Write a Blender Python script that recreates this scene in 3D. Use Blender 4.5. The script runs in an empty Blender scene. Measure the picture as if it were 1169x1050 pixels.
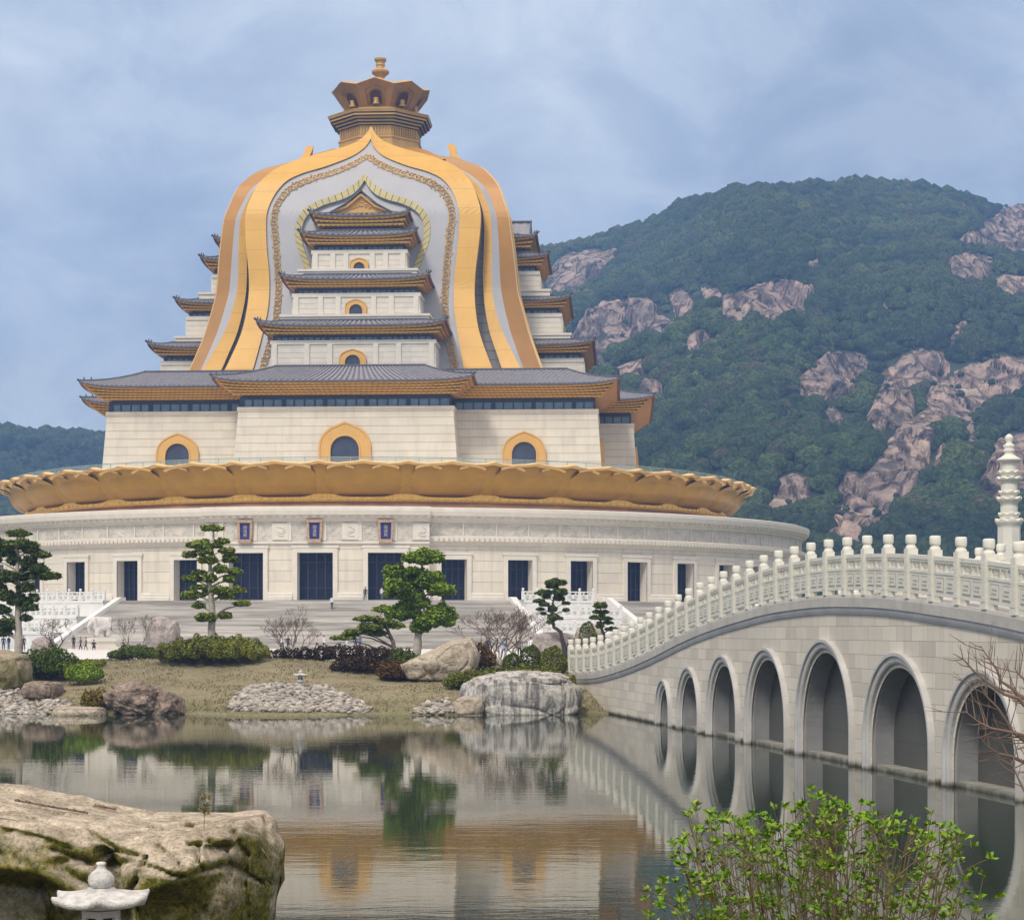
import bpy, bmesh, math, random
import numpy as np
from mathutils import Vector, Matrix, noise as mnoise
random.seed(7); rng = np.random.default_rng(7)
SC = bpy.context.scene
COL = SC.collection
PI = math.pi
# ---- camera constants (metres; water level is z = 0) ----
F, HY, CX, CZ = 2270.0, 720.0, 584.5, 4.45

def at(px, py, Y):                       # a point of the place at distance Y
    return ((px - CX) / F * Y, Y, CZ - (py - HY) / F * Y)

# ------------------------------------------------------------------ helpers
def link(name, data, parent=None, loc=(0, 0, 0), rz=0.0):
    o = bpy.data.objects.new(name, data)
    COL.objects.link(o)
    o.location = loc; o.rotation_euler = (0, 0, rz)
    if parent is not None: o.parent = parent
    return o

def tag(o, label=None, cat=None, group=None, kind=None):
    if label: o['label'] = label
    if cat: o['category'] = cat
    if group: o['group'] = group
    if kind: o['kind'] = kind
    return o

def empty(name, loc, rz=0.0):
    o = bpy.data.objects.new(name, None); COL.objects.link(o)
    o.location = loc; o.rotation_euler = (0, 0, rz); o.empty_display_size = .3
    return o

def copy_tree(o, parent=None):
    c = o.copy(); COL.objects.link(c)
    if parent is not None: c.parent = parent
    for ch in list(o.children):
        copy_tree(ch, c)
    return c

class MB:
    def __init__(s): s.v = []; s.f = []; s.m = []
    def add(s, vs, fs, mi=0):
        n = len(s.v); s.v.extend(vs)
        for f in fs: s.f.append(tuple(i + n for i in f)); s.m.append(mi)
    def quad(s, a, b, c, d, mi=0): s.add([a, b, c, d], [(0, 1, 2, 3)], mi)
    def box(s, x0, y0, z0, x1, y1, z1, mi=0):
        s.add([(x0,y0,z0),(x1,y0,z0),(x1,y1,z0),(x0,y1,z0),(x0,y0,z1),(x1,y0,z1),(x1,y1,z1),(x0,y1,z1)],
              [(0,3,2,1),(4,5,6,7),(0,1,5,4),(1,2,6,5),(2,3,7,6),(3,0,4,7)], mi)
    def obox(s, c, ax, ay, hx, hy, z0, z1, mi=0):       # box on plan axes ax, ay about c
        p = [(c[0]+ax[0]*i*hx+ay[0]*j*hy, c[1]+ax[1]*i*hx+ay[1]*j*hy) for i, j in ((-1,-1),(1,-1),(1,1),(-1,1))]
        s.add([(x,y,z0) for x,y in p]+[(x,y,z1) for x,y in p],
              [(0,3,2,1),(4,5,6,7),(0,1,5,4),(1,2,6,5),(2,3,7,6),(3,0,4,7)], mi)
    def tube(s, path, rad, n=6, mi=0, cap=True):
        P = [Vector(p) for p in path]
        if not hasattr(rad, '__len__'): rad = [rad] * len(P)
        rings = []
        up = Vector((0.13, 0.31, 0.94))
        for i, p in enumerate(P):
            d = (P[min(i+1, len(P)-1)] - P[max(i-1, 0)])
            if d.length < 1e-9: d = Vector((0, 0, 1))
            d.normalize()
            a = d.cross(up)
            if a.length < .05: a = d.cross(Vector((1, 0, 0)))
            a.normalize(); b = d.cross(a)
            rings.append([tuple(p + (a*math.cos(2*PI*k/n) + b*math.sin(2*PI*k/n)) * rad[i]) for k in range(n)])
        vs = [q for r in rings for q in r]; fs = []
        for i in range(len(P)-1):
            for k in range(n):
                k2 = (k+1) % n
                fs.append((i*n+k, i*n+k2, (i+1)*n+k2, (i+1)*n+k))
        if cap:
            fs.append(tuple(range(n))[::-1]); fs.append(tuple((len(P)-1)*n+k for k in range(n)))
        s.add(vs, fs, mi)
    def lathe(s, prof, n=24, c=(0, 0), mi=0, a0=0.0, a1=2*PI, off=0.0, mis=None):
        full = abs(a1 - a0 - 2*PI) < 1e-6
        cols = n if full else n + 1
        vs = []
        for k in range(cols):
            a = a0 + (a1-a0)*k/n + off
            for r, z in prof: vs.append((c[0]+r*math.sin(a), c[1]-r*math.cos(a), z))
        m = len(prof)
        for j in range(m-1):
            fs = []
            for k in range(n):
                k2 = (k+1) % cols
                fs.append((k*m+j, k2*m+j, k2*m+j+1, k*m+j+1))
            if j == 0: s.add(vs, fs, mis[j] if mis else mi); base = len(s.v)-len(vs)
            else:
                for f in fs: s.f.append(tuple(i+base for i in f)); s.m.append(mis[j] if mis else mi)
    def grid(s, fn, nu, nv, mi=0, flip=False):
        vs = [fn(i/nu, j/nv) for j in range(nv+1) for i in range(nu+1)]
        fs = []
        for j in range(nv):
            for i in range(nu):
                a = j*(nu+1)+i
                q = (a, a+1, a+nu+2, a+nu+1)
                fs.append(q[::-1] if flip else q)
        s.add(vs, fs, mi)
    def mesh(s, name, mats, smooth=False):
        me = bpy.data.meshes.new(name)
        me.from_pydata(s.v, [], s.f)
        if not isinstance(mats, (list, tuple)): mats = [mats]
        for m in mats: me.materials.append(m)
        if len(mats) > 1: me.polygons.foreach_set('material_index', np.array(s.m, dtype=np.int32))
        if smooth: me.polygons.foreach_set('use_smooth', np.ones(len(s.f), dtype=bool))
        me.update()
        return me
    def build(s, name, mats, parent=None, smooth=False, loc=(0, 0, 0), rz=0.0):
        return link(name, s.mesh(name, mats, smooth), parent, loc, rz)

def np_mesh(name, verts, faces, mats, smooth=False, midx=None):
    me = bpy.data.meshes.new(name)
    verts = np.asarray(verts, dtype=np.float32); faces = np.asarray(faces, dtype=np.int32)
    nf, k = faces.shape
    me.vertices.add(len(verts)); me.vertices.foreach_set('co', verts.ravel())
    me.loops.add(nf*k); me.loops.foreach_set('vertex_index', faces.ravel())
    me.polygons.add(nf)
    me.polygons.foreach_set('loop_start', np.arange(0, nf*k, k, dtype=np.int32))
    me.polygons.foreach_set('loop_total', np.full(nf, k, dtype=np.int32))
    if not isinstance(mats, (list, tuple)): mats = [mats]
    for m in mats: me.materials.append(m)
    if midx is not None: me.polygons.foreach_set('material_index', np.asarray(midx, dtype=np.int32))
    if smooth: me.polygons.foreach_set('use_smooth', np.ones(nf, dtype=bool))
    me.update(calc_edges=True); me.validate()
    return me

# ------------------------------------------------------------------ materials
class NT:
    def __init__(s, name):
        s.m = bpy.data.materials.new(name); s.m.use_nodes = True
        s.t = s.m.node_tree; s.n = s.t.nodes; s.l = s.t.links
        s.p = s.n['Principled BSDF']; s.out = s.n['Material Output']
        s.tc = s.n.new('ShaderNodeTexCoord')
    def new(s, t, **k):
        n = s.n.new(t)
        for a, b in k.items(): setattr(n, a, b)
        return n
    def lk(s, a, b): s.l.new(a, b)
    def math(s, op, a, b=None, c=None):
        n = s.new('ShaderNodeMath', operation=op)
        for i, x in enumerate((a, b, c)):
            if x is None: continue
            if isinstance(x, (int, float)): n.inputs[i].default_value = x
            else: s.lk(x, n.inputs[i])
        return n.outputs[0]
    def noise(s, scale, detail=4, rough=.55, vec=None, stretch=None, dist=0.0):
        n = s.new('ShaderNodeTexNoise'); n.inputs['Scale'].default_value = scale
        n.inputs['Detail'].default_value = detail; n.inputs['Roughness'].default_value = rough
        n.inputs['Distortion'].default_value = dist
        v = vec or s.tc.outputs['Object']
        if stretch:
            mp = s.new('ShaderNodeMapping'); mp.inputs['Scale'].default_value = stretch
            s.lk(v, mp.inputs['Vector']); v = mp.outputs['Vector']
        s.lk(v, n.inputs['Vector'])
        return n.outputs['Fac']
    def ramp(s, fac, stops):
        r = s.new('ShaderNodeValToRGB'); e = r.color_ramp.elements
        while len(e) < len(stops): e.new(.5)
        for i, (p, c) in enumerate(stops):
            e[i].position = p; e[i].color = (*c, 1) if len(c) == 3 else c
        s.lk(fac, r.inputs['Fac'])
        return r.outputs['Color']
    def mix(s, fac, a, b, blend='MIX'):
        n = s.new('ShaderNodeMix', data_type='RGBA', blend_type=blend)
        for i, x in ((0, fac), (6, a), (7, b)):
            if isinstance(x, (int, float)): n.inputs[i].default_value = x
            elif isinstance(x, tuple): n.inputs[i].default_value = (*x, 1)
            else: s.lk(x, n.inputs[i])
        return n.outputs[2]
    def base(s, c):
        if isinstance(c, tuple): s.p.inputs['Base Color'].default_value = (*c, 1)
        else: s.lk(c, s.p.inputs['Base Color'])
    def bump(s, h, strength=.5, dist=.1, prev=None):
        b = s.new('ShaderNodeBump'); b.inputs['Strength'].default_value = strength
        b.inputs['Distance'].default_value = dist
        s.lk(h, b.inputs['Height'])
        if prev: s.lk(prev, b.inputs['Normal'])
        s.lk(b.outputs['Normal'], s.p.inputs['Normal'])
        return b.outputs['Normal']
    def fin(s, rough=.6, metal=0.0, spec=.5):
        s.p.inputs['Roughness'].default_value = rough
        s.p.inputs['Metallic'].default_value = metal
        s.p.inputs['Specular IOR Level'].default_value = spec
        return s.m
    def sep(s, v=None):
        n = s.new('ShaderNodeSeparateXYZ'); s.lk(v or s.tc.outputs['Object'], n.inputs[0])
        return n.outputs

def C2(c, k): return tuple(min(1, x*k) for x in c)

def mat_plain(name, c, var=.12, scale=2.0, rough=.6, metal=0.0, bump=0.0, bscale=6.0, spec=.4):
    t = NT(name); f = t.noise(scale, 5)
    t.base(t.ramp(f, [(.3, C2(c, 1-var)), (.7, C2(c, 1+var))]))
    if bump: t.bump(t.noise(bscale, 4), bump, .05)
    return t.fin(rough, metal, spec)

def mat_stone(name, c, period=1.3, line=.05, lcol=None, vper=0.0, var=.06, streak=.10, rough=.7, off=0.0, grime=(0.3, 0.27, 0.22)):
    """dressed stone in courses: dark joints, faint weather streaks"""
    t = NT(name); o = t.sep()
    col = t.ramp(t.noise(.35, 6, .6), [(.3, C2(c, 1-var)), (.7, C2(c, 1+var))])
    st = t.noise(1.0, 5, .6, stretch=(1.2, 1.2, .10))
    fac = t.ramp(st, [(.5, (0, 0, 0)), (.85, (1, 1, 1))])
    col = t.mix(t.math('MULTIPLY', fac, streak*2.2), col, grime)
    fine = t.noise(9, 3)
    col = t.mix(.10, col, t.ramp(fine, [(.3, C2(c, .75)), (.7, C2(c, 1.15))]))
    zz = t.math('FRACT', t.math('DIVIDE', t.math('ADD', o[2], off), period))
    ln = t.math('LESS_THAN', zz, line)
    row = t.math('FLOOR', t.math('DIVIDE', t.math('ADD', o[2], off), period))
    colm = t.math('FLOOR', t.math('ADD', t.math('DIVIDE', t.math('ADD', o[0], t.math('MULTIPLY', o[1], .7)), period*2.1), t.math('MULTIPLY', row, .5)))
    cv = t.new('ShaderNodeCombineXYZ'); t.lk(colm, cv.inputs[0]); t.lk(row, cv.inputs[1])
    wn = t.new('ShaderNodeTexWhiteNoise'); wn.noise_dimensions = '2D'; t.lk(cv.outputs[0], wn.inputs['Vector'])
    col = t.mix(1.0, col, t.ramp(wn.outputs['Value'], [(0, (.93, .93, .93)), (1, (1.04, 1.035, 1.02))]), 'MULTIPLY')
    col = t.mix(t.math('MULTIPLY', ln, .75), col, lcol or C2(c, .42))
    t.base(col)
    t.bump(t.math('MULTIPLY', ln, -1.0), .6, .08)
    return t.fin(rough, 0, .3)

def mat_gold(name, c, rough=.5, metal=.25, var=.10, scale=.5, bump=0.0, bscale=4.0, panel=0.0):
    t = NT(name)
    col = t.ramp(t.noise(scale, 5, .6), [(.3, C2(c, 1-var)), (.7, C2(c, 1+var))])
    st = t.noise(1.5, 4, .6, stretch=(1, 1, .12))
    col = t.mix(t.math('MULTIPLY', t.ramp(st, [(.55, (0,0,0)), (.9, (1,1,1))]), .3), col, C2(c, .62))
    if panel:
        o = t.sep()
        ln = t.math('LESS_THAN', t.math('FRACT', t.math('DIVIDE', o[2], panel)), .025)
        col = t.mix(t.math('MULTIPLY', ln, .5), col, C2(c, .45))
    t.base(col)
    if bump: t.bump(t.noise(bscale, 4), bump, .15)
    return t.fin(rough, metal, .5)

M = {}
WHITE = (.72, .655, .535)
M['wall'] = mat_stone('pale_wall_stone', WHITE, 1.23, .055, streak=.16)
M['drum'] = mat_stone('drum_stone', WHITE, 1.42, .04, off=.4, streak=.2)
M['trim'] = mat_plain('trim_stone', (.70, .645, .545), .06, .8, .7, bump=.15, bscale=2)
M['plinth'] = mat_plain('plinth_stone', (.66, .61, .52), .08, .8, .7)
M['tierwall'] = mat_stone('tier_wall_stone', (.68, .635, .545), .8, .05, streak=.05)
def relief():
    t = NT('carved_frieze_stone')
    n = t.noise(.75, 7, .65, dist=1.2); v = t.new('ShaderNodeTexVoronoi'); v.inputs['Scale'].default_value = .8
    t.lk(t.tc.outputs['Object'], v.inputs['Vector'])
    h = t.math('ADD', n, t.math('MULTIPLY', v.outputs['Distance'], .35))
    t.base(t.ramp(n, [(.25, (.50, .46, .385)), (.6, (.71, .655, .555))]))
    t.bump(h, 1.0, .5)
    return t.fin(.75, 0, .3)
M['frieze'] = relief()
GOLD = (.78, .45, .115)
M['cloak'] = mat_gold('cloak_gold_paint', (.65, .365, .062), .5, .04, .07, .25, panel=3.2)
M['cloakedge'] = mat_gold('cloak_edge_gold', (.44, .215, .04), .5, .1, .06, .3)
M['rim'] = mat_plain('cloak_rim_cream', (.84, .66, .40), .04, .5, .5)
M['silver'] = mat_plain('cloak_silver_paint', (.40, .395, .40), .04, .3, .5)
M['lotus'] = mat_gold('lotus_bronze_gold', (.42, .235, .018), .42, .35, .2, .22, bump=.25, bscale=.6)
M['lotusliplit'] = mat_gold('lotus_lip_lit_gold', (.86, .56, .20), .5, .1, .06, .4)  # paler than the petal: light on the upper edge put into the colour
M['lotusband'] = mat_gold('lotus_band_copper', (.52, .29, .15), .55, .2, .15, .5)
M['scroll'] = mat_gold('scroll_gold', (.60, .37, .10), .5, .2, .2, 2.5)
M['lace'] = mat_gold('lotus_lace_gold', (.82, .50, .10), .45, .3, .25, 2.5, bump=.9, bscale=2.5)
M['eavegold'] = mat_gold('eave_gold', (.92, .55, .085), .5, .2, .08, .5)
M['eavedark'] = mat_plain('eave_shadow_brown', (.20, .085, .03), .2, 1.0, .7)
M['corbel'] = mat_gold('corner_corbel_brown', (.62, .32, .075), .55, .1, .08, .5)
M['tile'] = mat_plain('roof_tile_grey', (.27, .265, .285), .15, .9, .6, bump=.2, bscale=3)
M['tilelow'] = mat_plain('roof_tile_trough', (.165, .16, .175), .15, .9, .7)
M['ridge'] = mat_plain('roof_ridge_dark', (.09, .09, .105), .15, 1.0, .6)
M['navy'] = mat_plain('window_frame_navy', (.025, .032, .055), .15, 1.0, .4)
def glass(name, c, rough=.08):
    t = NT(name); t.base(t.ramp(t.noise(.6, 3), [(.3, C2(c, .75)), (.7, C2(c, 1.2))]))
    t.fin(rough, 0, .7); return t.m
M['glass'] = glass('strip_window_glass', (.12, .20, .27), .12)
M['dark'] = glass('dark_pane_glass', (.045, .05, .075), .15)
M['door'] = mat_plain('door_dark_blue', (.008, .010, .030), .3, 1.2, .5, spec=.15)
M['doortrim'] = mat_gold('door_bronze_trim', (.018, .016, .028), .5, .0, .1, 1)
M['archgold'] = mat_gold('arch_surround_gold', (.66, .38, .095), .5, .05, .06, .5)
M['crown'] = mat_gold('crown_bronze', (.36, .20, .07), .45, .3, .12, .6)
M['crowntrim'] = mat_gold('crown_gold', (.54, .33, .10), .45, .3, .1, .6)
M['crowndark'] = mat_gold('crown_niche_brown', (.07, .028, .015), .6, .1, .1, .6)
M['yellowtile'] = mat_plain('arch_yellow_tile', (.50, .42, .17), .08, 1.5, .5)
M['channel'] = mat_stone('channel_dark_tile', (.20, .185, .17), 1.5, .08, lcol=(.05,.05,.05), streak=.02)
M['plaqueblue'] = mat_plain('plaque_blue', (.022, .028, .17), .15, 2, .4)
M['plaqueframe'] = mat_gold('plaque_frame_gold', (.46, .31, .19), .5, .2, .25, 3)
M['glyph'] = mat_gold('plaque_letter_gold', (.50, .42, .34), .4, .1)
def railglass():
    t = NT('rail_glass'); t.base((.45, .62, .62)); t.fin(.08, 0, .6)
    t.p.inputs['Alpha'].default_value = .16
    return t.m
M['railglass'] = railglass()
M['railmetal'] = mat_plain('rail_metal', (.30, .36, .35), .1, 2, .4)
SKY_A, SKY_B, SKY_C, SKY_Z = (3.2, 3.9, 5.1), (4.6, 5.4, 6.6), (7.0, 7.6, 8.2), (2.55, 1.88, 1.4)
SUN_E, HAZE, EXPO = 2.2, .00043, 0.22
# =================================================================== THE HALL
HX, HYC, HA, HZ = -22.1, 334.0, -0.055, 2.0
HALL = empty('temple_hall', (HX, HYC, HZ), HA)
tag(HALL, 'huge round white stone temple hall with gold lotus ring, bell-shaped gold cloak and crown', 'temple')
HOFF = (0, 0, -HZ)
def hpart(mb, name, mats, parent=None, smooth=False):
    if parent is None: return mb.build(name, mats, HALL, smooth, HOFF)
    return mb.build(name, mats, parent, smooth)
def hall_world(R, deg, z):             # a world point at radius R, angle from the front
    a = math.radians(deg) + HA
    return (HX + R*math.sin(a), HYC - R*math.cos(a), z)
def cyl(R, deg, z):
    a = math.radians(deg); return (R*math.sin(a), -R*math.cos(a), z)

# ---- plus-shaped outlines -------------------------------------------------
def poly(w, b, L):
    if w <= b + 1e-6:
        q = [(-b, L), (b, L), (b, b), (L, b), (L, -b), (b, -b), (b, -L), (-b, -L), (-b, -b), (-L, -b), (-L, b), (-b, b)]
    else:
        q = [(-b, L), (b, L), (b, w), (w, w), (w, b), (L, b), (L, -b), (w, -b), (w, -w), (b, -w),
             (b, -L), (-b, -L), (-b, -w), (-w, -w), (-w, -b), (-L, -b), (-L, b), (-w, b), (-w, w), (-b, w)]
    return [(u, -v) for u, v in q]
def offs(P, d):
    w, b, L = P
    return (w + d if w > b + 1e-6 else b + d, b + d, L + d)
def ring(P, d, step, ref=0.0):
    """samples round the outline P offset by d: intervals (a, b, normal, liftA, liftB, index on edge)"""
    q0 = poly(*offs(P, ref)); q = poly(*offs(P, d)); n = len(q); out = []
    conv = []
    for i in range(n):
        a, b, c = q[i-1], q[i], q[(i+1) % n]
        conv.append((b[0]-a[0])*(c[1]-b[1]) - (b[1]-a[1])*(c[0]-b[0]) > 0)
    for i in range(n):
        A, B = q[i], q[(i+1) % n]; A0, B0 = q0[i], q0[(i+1) % n]
        L0 = math.hypot(B0[0]-A0[0], B0[1]-A0[1]); L1 = math.hypot(B[0]-A[0], B[1]-A[1])
        k = max(2, 2*round(L0/step/2))
        nx, ny = (B0[1]-A0[1])/L0, -(B0[0]-A0[0])/L0
        def lift(s):
            e = 0.0
            if conv[i]: e += math.exp(-s*L1/2.2)
            if conv[(i+1) % n]: e += math.exp(-(1-s)*L1/2.2)
            return min(e, 1)
        for j in range(k):
            s0, s1 = j/k, (j+1)/k
            out.append(((A[0]+(B[0]-A[0])*s0, A[1]+(B[1]-A[1])*s0), (A[0]+(B[0]-A[0])*s1, A[1]+(B[1]-A[1])*s1), (nx, ny), lift(s0), lift(s1), j))
    return out
def band(mb, P, d0, z0, d1, z1, step=4.0, mi=0, lift0=0.0, lift1=0.0, ref=0.0):
    a = ring(P, d0, step, ref); b = ring(P, d1, step, ref)
    for p, q in zip(a, b):
        mb.quad((*p[0], z0+lift0*p[3]), (*p[1], z0+lift0*p[4]), (*q[1], z1+lift1*q[4]), (*q[0], z1+lift1*q[3]), mi)
def teeth(mb, P, d, z0, z1, step, depth, hi, lo, lift):
    for p in ring(P, d, step):
        o = 0.0 if p[5] % 2 == 0 else -depth
        m = hi if p[5] % 2 == 0 else lo
        A = (p[0][0]+p[2][0]*o, p[0][1]+p[2][1]*o); B = (p[1][0]+p[2][0]*o, p[1][1]+p[2][1]*o)
        mb.quad((*A, z0+lift*p[3]), (*B, z0+lift*p[4]), (*B, z1+lift*p[4]), (*A, z1+lift*p[3]), m)
        if o == 0.0:
            A2 = (A[0]-p[2][0]*depth, A[1]-p[2][1]*depth); B2 = (B[0]-p[2][0]*depth, B[1]-p[2][1]*depth)
            mb.quad((*A2, z0+lift*p[3]), (*A, z0+lift*p[3]), (*A, z1+lift*p[3]), (*A2, z1+lift*p[3]), lo)
            mb.quad((*B, z0+lift*p[4]), (*B2, z0+lift*p[4]), (*B2, z1+lift*p[4]), (*B, z1+lift*p[4]), lo)
            mb.quad((*A2, z0+lift*p[3]), (*B2, z0+lift*p[4]), (*B, z0+lift*p[4]), (*A, z0+lift*p[3]), lo)
def cap(mb, P, d, z, mi=0):
    q = poly(*offs(P, d)); mb.add([(x, y, z) for x, y in q], [tuple(range(len(q)))], mi)

def storey(P, zb, zt, batter, zg, zs, ze, de, zr, dt, nl, period, wallmat, lift, bays):
    """walls, window strip, layered golden eave and tiled roof on one plus-shaped plan"""
    mb = MB(); band(mb, P, batter, zb, 0, zt, 3.0); band(mb, P, 0, zt, -.7, zt+.02, 3.0)
    band(mb, P, .18+.03*batter, zt-.55, .18, zt+.06, 3.0, 0); band(mb, P, .18, zt+.06, -.3, zt+.08, 3.0); band(mb, P, .02, zt-.57, .18+.03*batter, zt-.55, 3.0)
    wall = hpart(mb, 'storey_wall', [wallmat])
    # glazed strip
    mb = MB(); band(mb, P, -.55, zt, -.55, zg, 3.0, 0)
    q = ring(P, -.5, bays)
    for i, p in enumerate(q):
        t = (-p[2][1], p[2][0])
        big = p[5] % 4 == 0
        mb.obox(p[0], t, p[2], .32 if big else .10, .14 if big else .08, zt, zg, 1)
    band(mb, P, -.35, zg-.28*(zg-zt), -.35, zg, 3.0, 1); band(mb, P, -.55, zg-.28*(zg-zt), -.35, zg-.28*(zg-zt), 3.0, 1)
    band(mb, P, -.42, zt+.02, -.42, zt+.16, 3.0, 1)
    strip = hpart(mb, 'clerestory_window', [M['glass'], M['navy']])
    # eave courses
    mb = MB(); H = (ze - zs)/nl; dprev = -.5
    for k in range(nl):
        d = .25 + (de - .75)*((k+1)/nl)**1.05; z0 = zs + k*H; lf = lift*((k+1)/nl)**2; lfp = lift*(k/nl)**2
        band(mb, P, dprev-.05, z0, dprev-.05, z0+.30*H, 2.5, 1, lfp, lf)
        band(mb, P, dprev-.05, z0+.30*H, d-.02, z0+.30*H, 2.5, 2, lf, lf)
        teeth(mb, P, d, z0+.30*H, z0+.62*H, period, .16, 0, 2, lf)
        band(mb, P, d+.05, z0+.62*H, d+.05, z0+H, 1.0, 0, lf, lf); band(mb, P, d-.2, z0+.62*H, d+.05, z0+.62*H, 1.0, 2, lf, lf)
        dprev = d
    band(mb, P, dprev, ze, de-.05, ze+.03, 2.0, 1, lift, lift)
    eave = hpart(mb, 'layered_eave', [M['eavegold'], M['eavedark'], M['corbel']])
    # roof
    mb = MB(); step = .36; N = 5
    def zf(t): return ze + .28 + (zr - ze - .28)*(.75*t + .25*t*t)
    band(mb, P, de, ze+.02, de, ze+.28, 1.0, 2, lift, lift)
    rings = [ring(P, de + (dt-de)*j/N, step, 0.0) for j in range(N+1)]
    for j in range(N):
        t0, t1 = j/N, (j+1)/N; l0, l1 = lift*(1-t0)**2.2, lift*(1-t1)**2.2
        for p, q in zip(rings[j], rings[j+1]):
            hi = p[5] % 2 == 0; h = .13 if hi else 0.0
            a = (*p[0], zf(t0)+l0*p[3]+h); b = (*p[1], zf(t0)+l0*p[4]+h)
            c = (*q[1], zf(t1)+l1*q[4]+h); d_ = (*q[0], zf(t1)+l1*q[3]+h)
            mb.quad(a, b, c, d_, 0 if hi else 1)
            if hi:
                dn = lambda v: (v[0], v[1], v[2]-.13)
                mb.quad(dn(a), a, d_, dn(d_), 1); mb.quad(b, dn(b), dn(c), c, 1)
                if j == 0: mb.quad(dn(a), dn(b), b, a, 0)
    cap(mb, P, dt, zr-.05, 1)
    roof = hpart(mb, 'tiled_roof', [M['tile'], M['tilelow'], M['ridge']])
    mb = MB()
    qa = [poly(*offs(P, de + (dt-de)*j/N)) for j in range(N+1)]
    n = len(qa[0])
    for i in range(n):
        a, b, c = qa[0][i-1], qa[0][i], qa[0][(i+1) % n]
        conv = (b[0]-a[0])*(c[1]-b[1]) - (b[1]-a[1])*(c[0]-b[0]) > 0
        path = [(*qa[j][i], zf(j/N)+(lift*(1-j/N)**2.2 if conv else 0)+.12) for j in range(N+1)]
        if conv:
            dx, dy = path[0][0]-path[1][0], path[0][1]-path[1][1]; L = math.hypot(dx, dy)
            path = [(path[0][0]+dx/L*.3, path[0][1]+dy/L*.3, path[0][2]+.16)] + path
            for fr in (.12, .3): # little ridge beasts
                x = path[1][0]+(path[2][0]-path[1][0])*fr*3; y = path[1][1]+(path[2][1]-path[1][1])*fr*3; z = path[1][2]+(path[2][2]-path[1][2])*fr*3
                mb.tube([(x, y, z+.1), (x, y, z+.55)], [.16, .07], 5)
        mb.tube(path, .19, 6)
    tp = poly(*offs(P, dt)); tp = [(x, y, zr+.14) for x, y in tp]
    for i in range(n): mb.tube([tp[i], tp[(i+1) % n]], .22, 6)
    mb.build('roof_ridge', [M['ridge']], roof)
    return wall

ZT = 26.8
T1 = (36.85, 15.85, 42.3)
storey(T1, ZT, 37.3, .75, 38.95, 39.0, 40.55, 3.35, 43.8, -4.6, 5, .35, M['wall'], .75, 1.55)
T2 = (12.4, 12.4, 34.2); storey(T2, 43.8, 48.2, .2, 49.0, 49.05, 50.05, 2.0, 51.35, -1.2, 3, .34, M['tierwall'], .75, 1.0)
T3 = (9.7, 9.7, 30.6); storey(T3, 52.5, 55.9, .2, 56.7, 56.75, 57.65, 1.75, 58.95, -1.5, 3, .34, M['tierwall'], .7, 1.0)
T4 = (7.3, 7.3, 26.9); storey(T4, 60.0, 63.2, .15, 64.0, 64.0, 65.0, 1.8, 66.3, -.9, 3, .34, M['tierwall'], .65, 1.0)
T5 = (6.1, 6.1, 25.0); storey(T5, 66.2, 66.4, .0, 67.1, 67.1, 68.4, 1.75, 69.6, -1.4, 3, .34, M['tierwall'], .65, .9)
mb = MB()
for P, z0, z1 in (((11.3, 11.3, 32.2), 51.3, 52.5), ((9.1, 9.1, 28.8), 58.9, 60.0)):
    band(mb, P, 0, z0, 0, z1-.35, 4.0); band(mb, P, .2, z1-.35, .2, z1, 4.0); band(mb, P, 0, z1-.35, .2, z1-.35, 4.0); cap(mb, P, .2, z1)
hpart(mb, 'roof_parapet', [M['trim']])
# pilasters on the upper storey walls (all four arms)
def rot4(fn, k):
    c, s = ((1, 0), (0, 1), (-1, 0), (0, -1))[k]
    return lambda p: (p[0]*c - p[1]*s, p[0]*s + p[1]*c, p[2])
for (w, b, L), z0, z1 in ((T2, 43.8, 47.7), (T3, 52.5, 55.4), (T4, 60.0, 62.7)):
    t = MB(); t.box(-.38, -.32, z0, .38, .1, z1); pme = t.mesh('wall_pilaster', M['trim'])
    for k in range(4):
        r = rot4(None, k)
        for u in (-b+.5, -b*.56, -b*.28, b*.28, b*.56, b-.5):
            p = r((u, -L, 0)); link('wall_pilaster', pme, HALL, (p[0], p[1], -HZ), PI/2*k)

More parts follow.
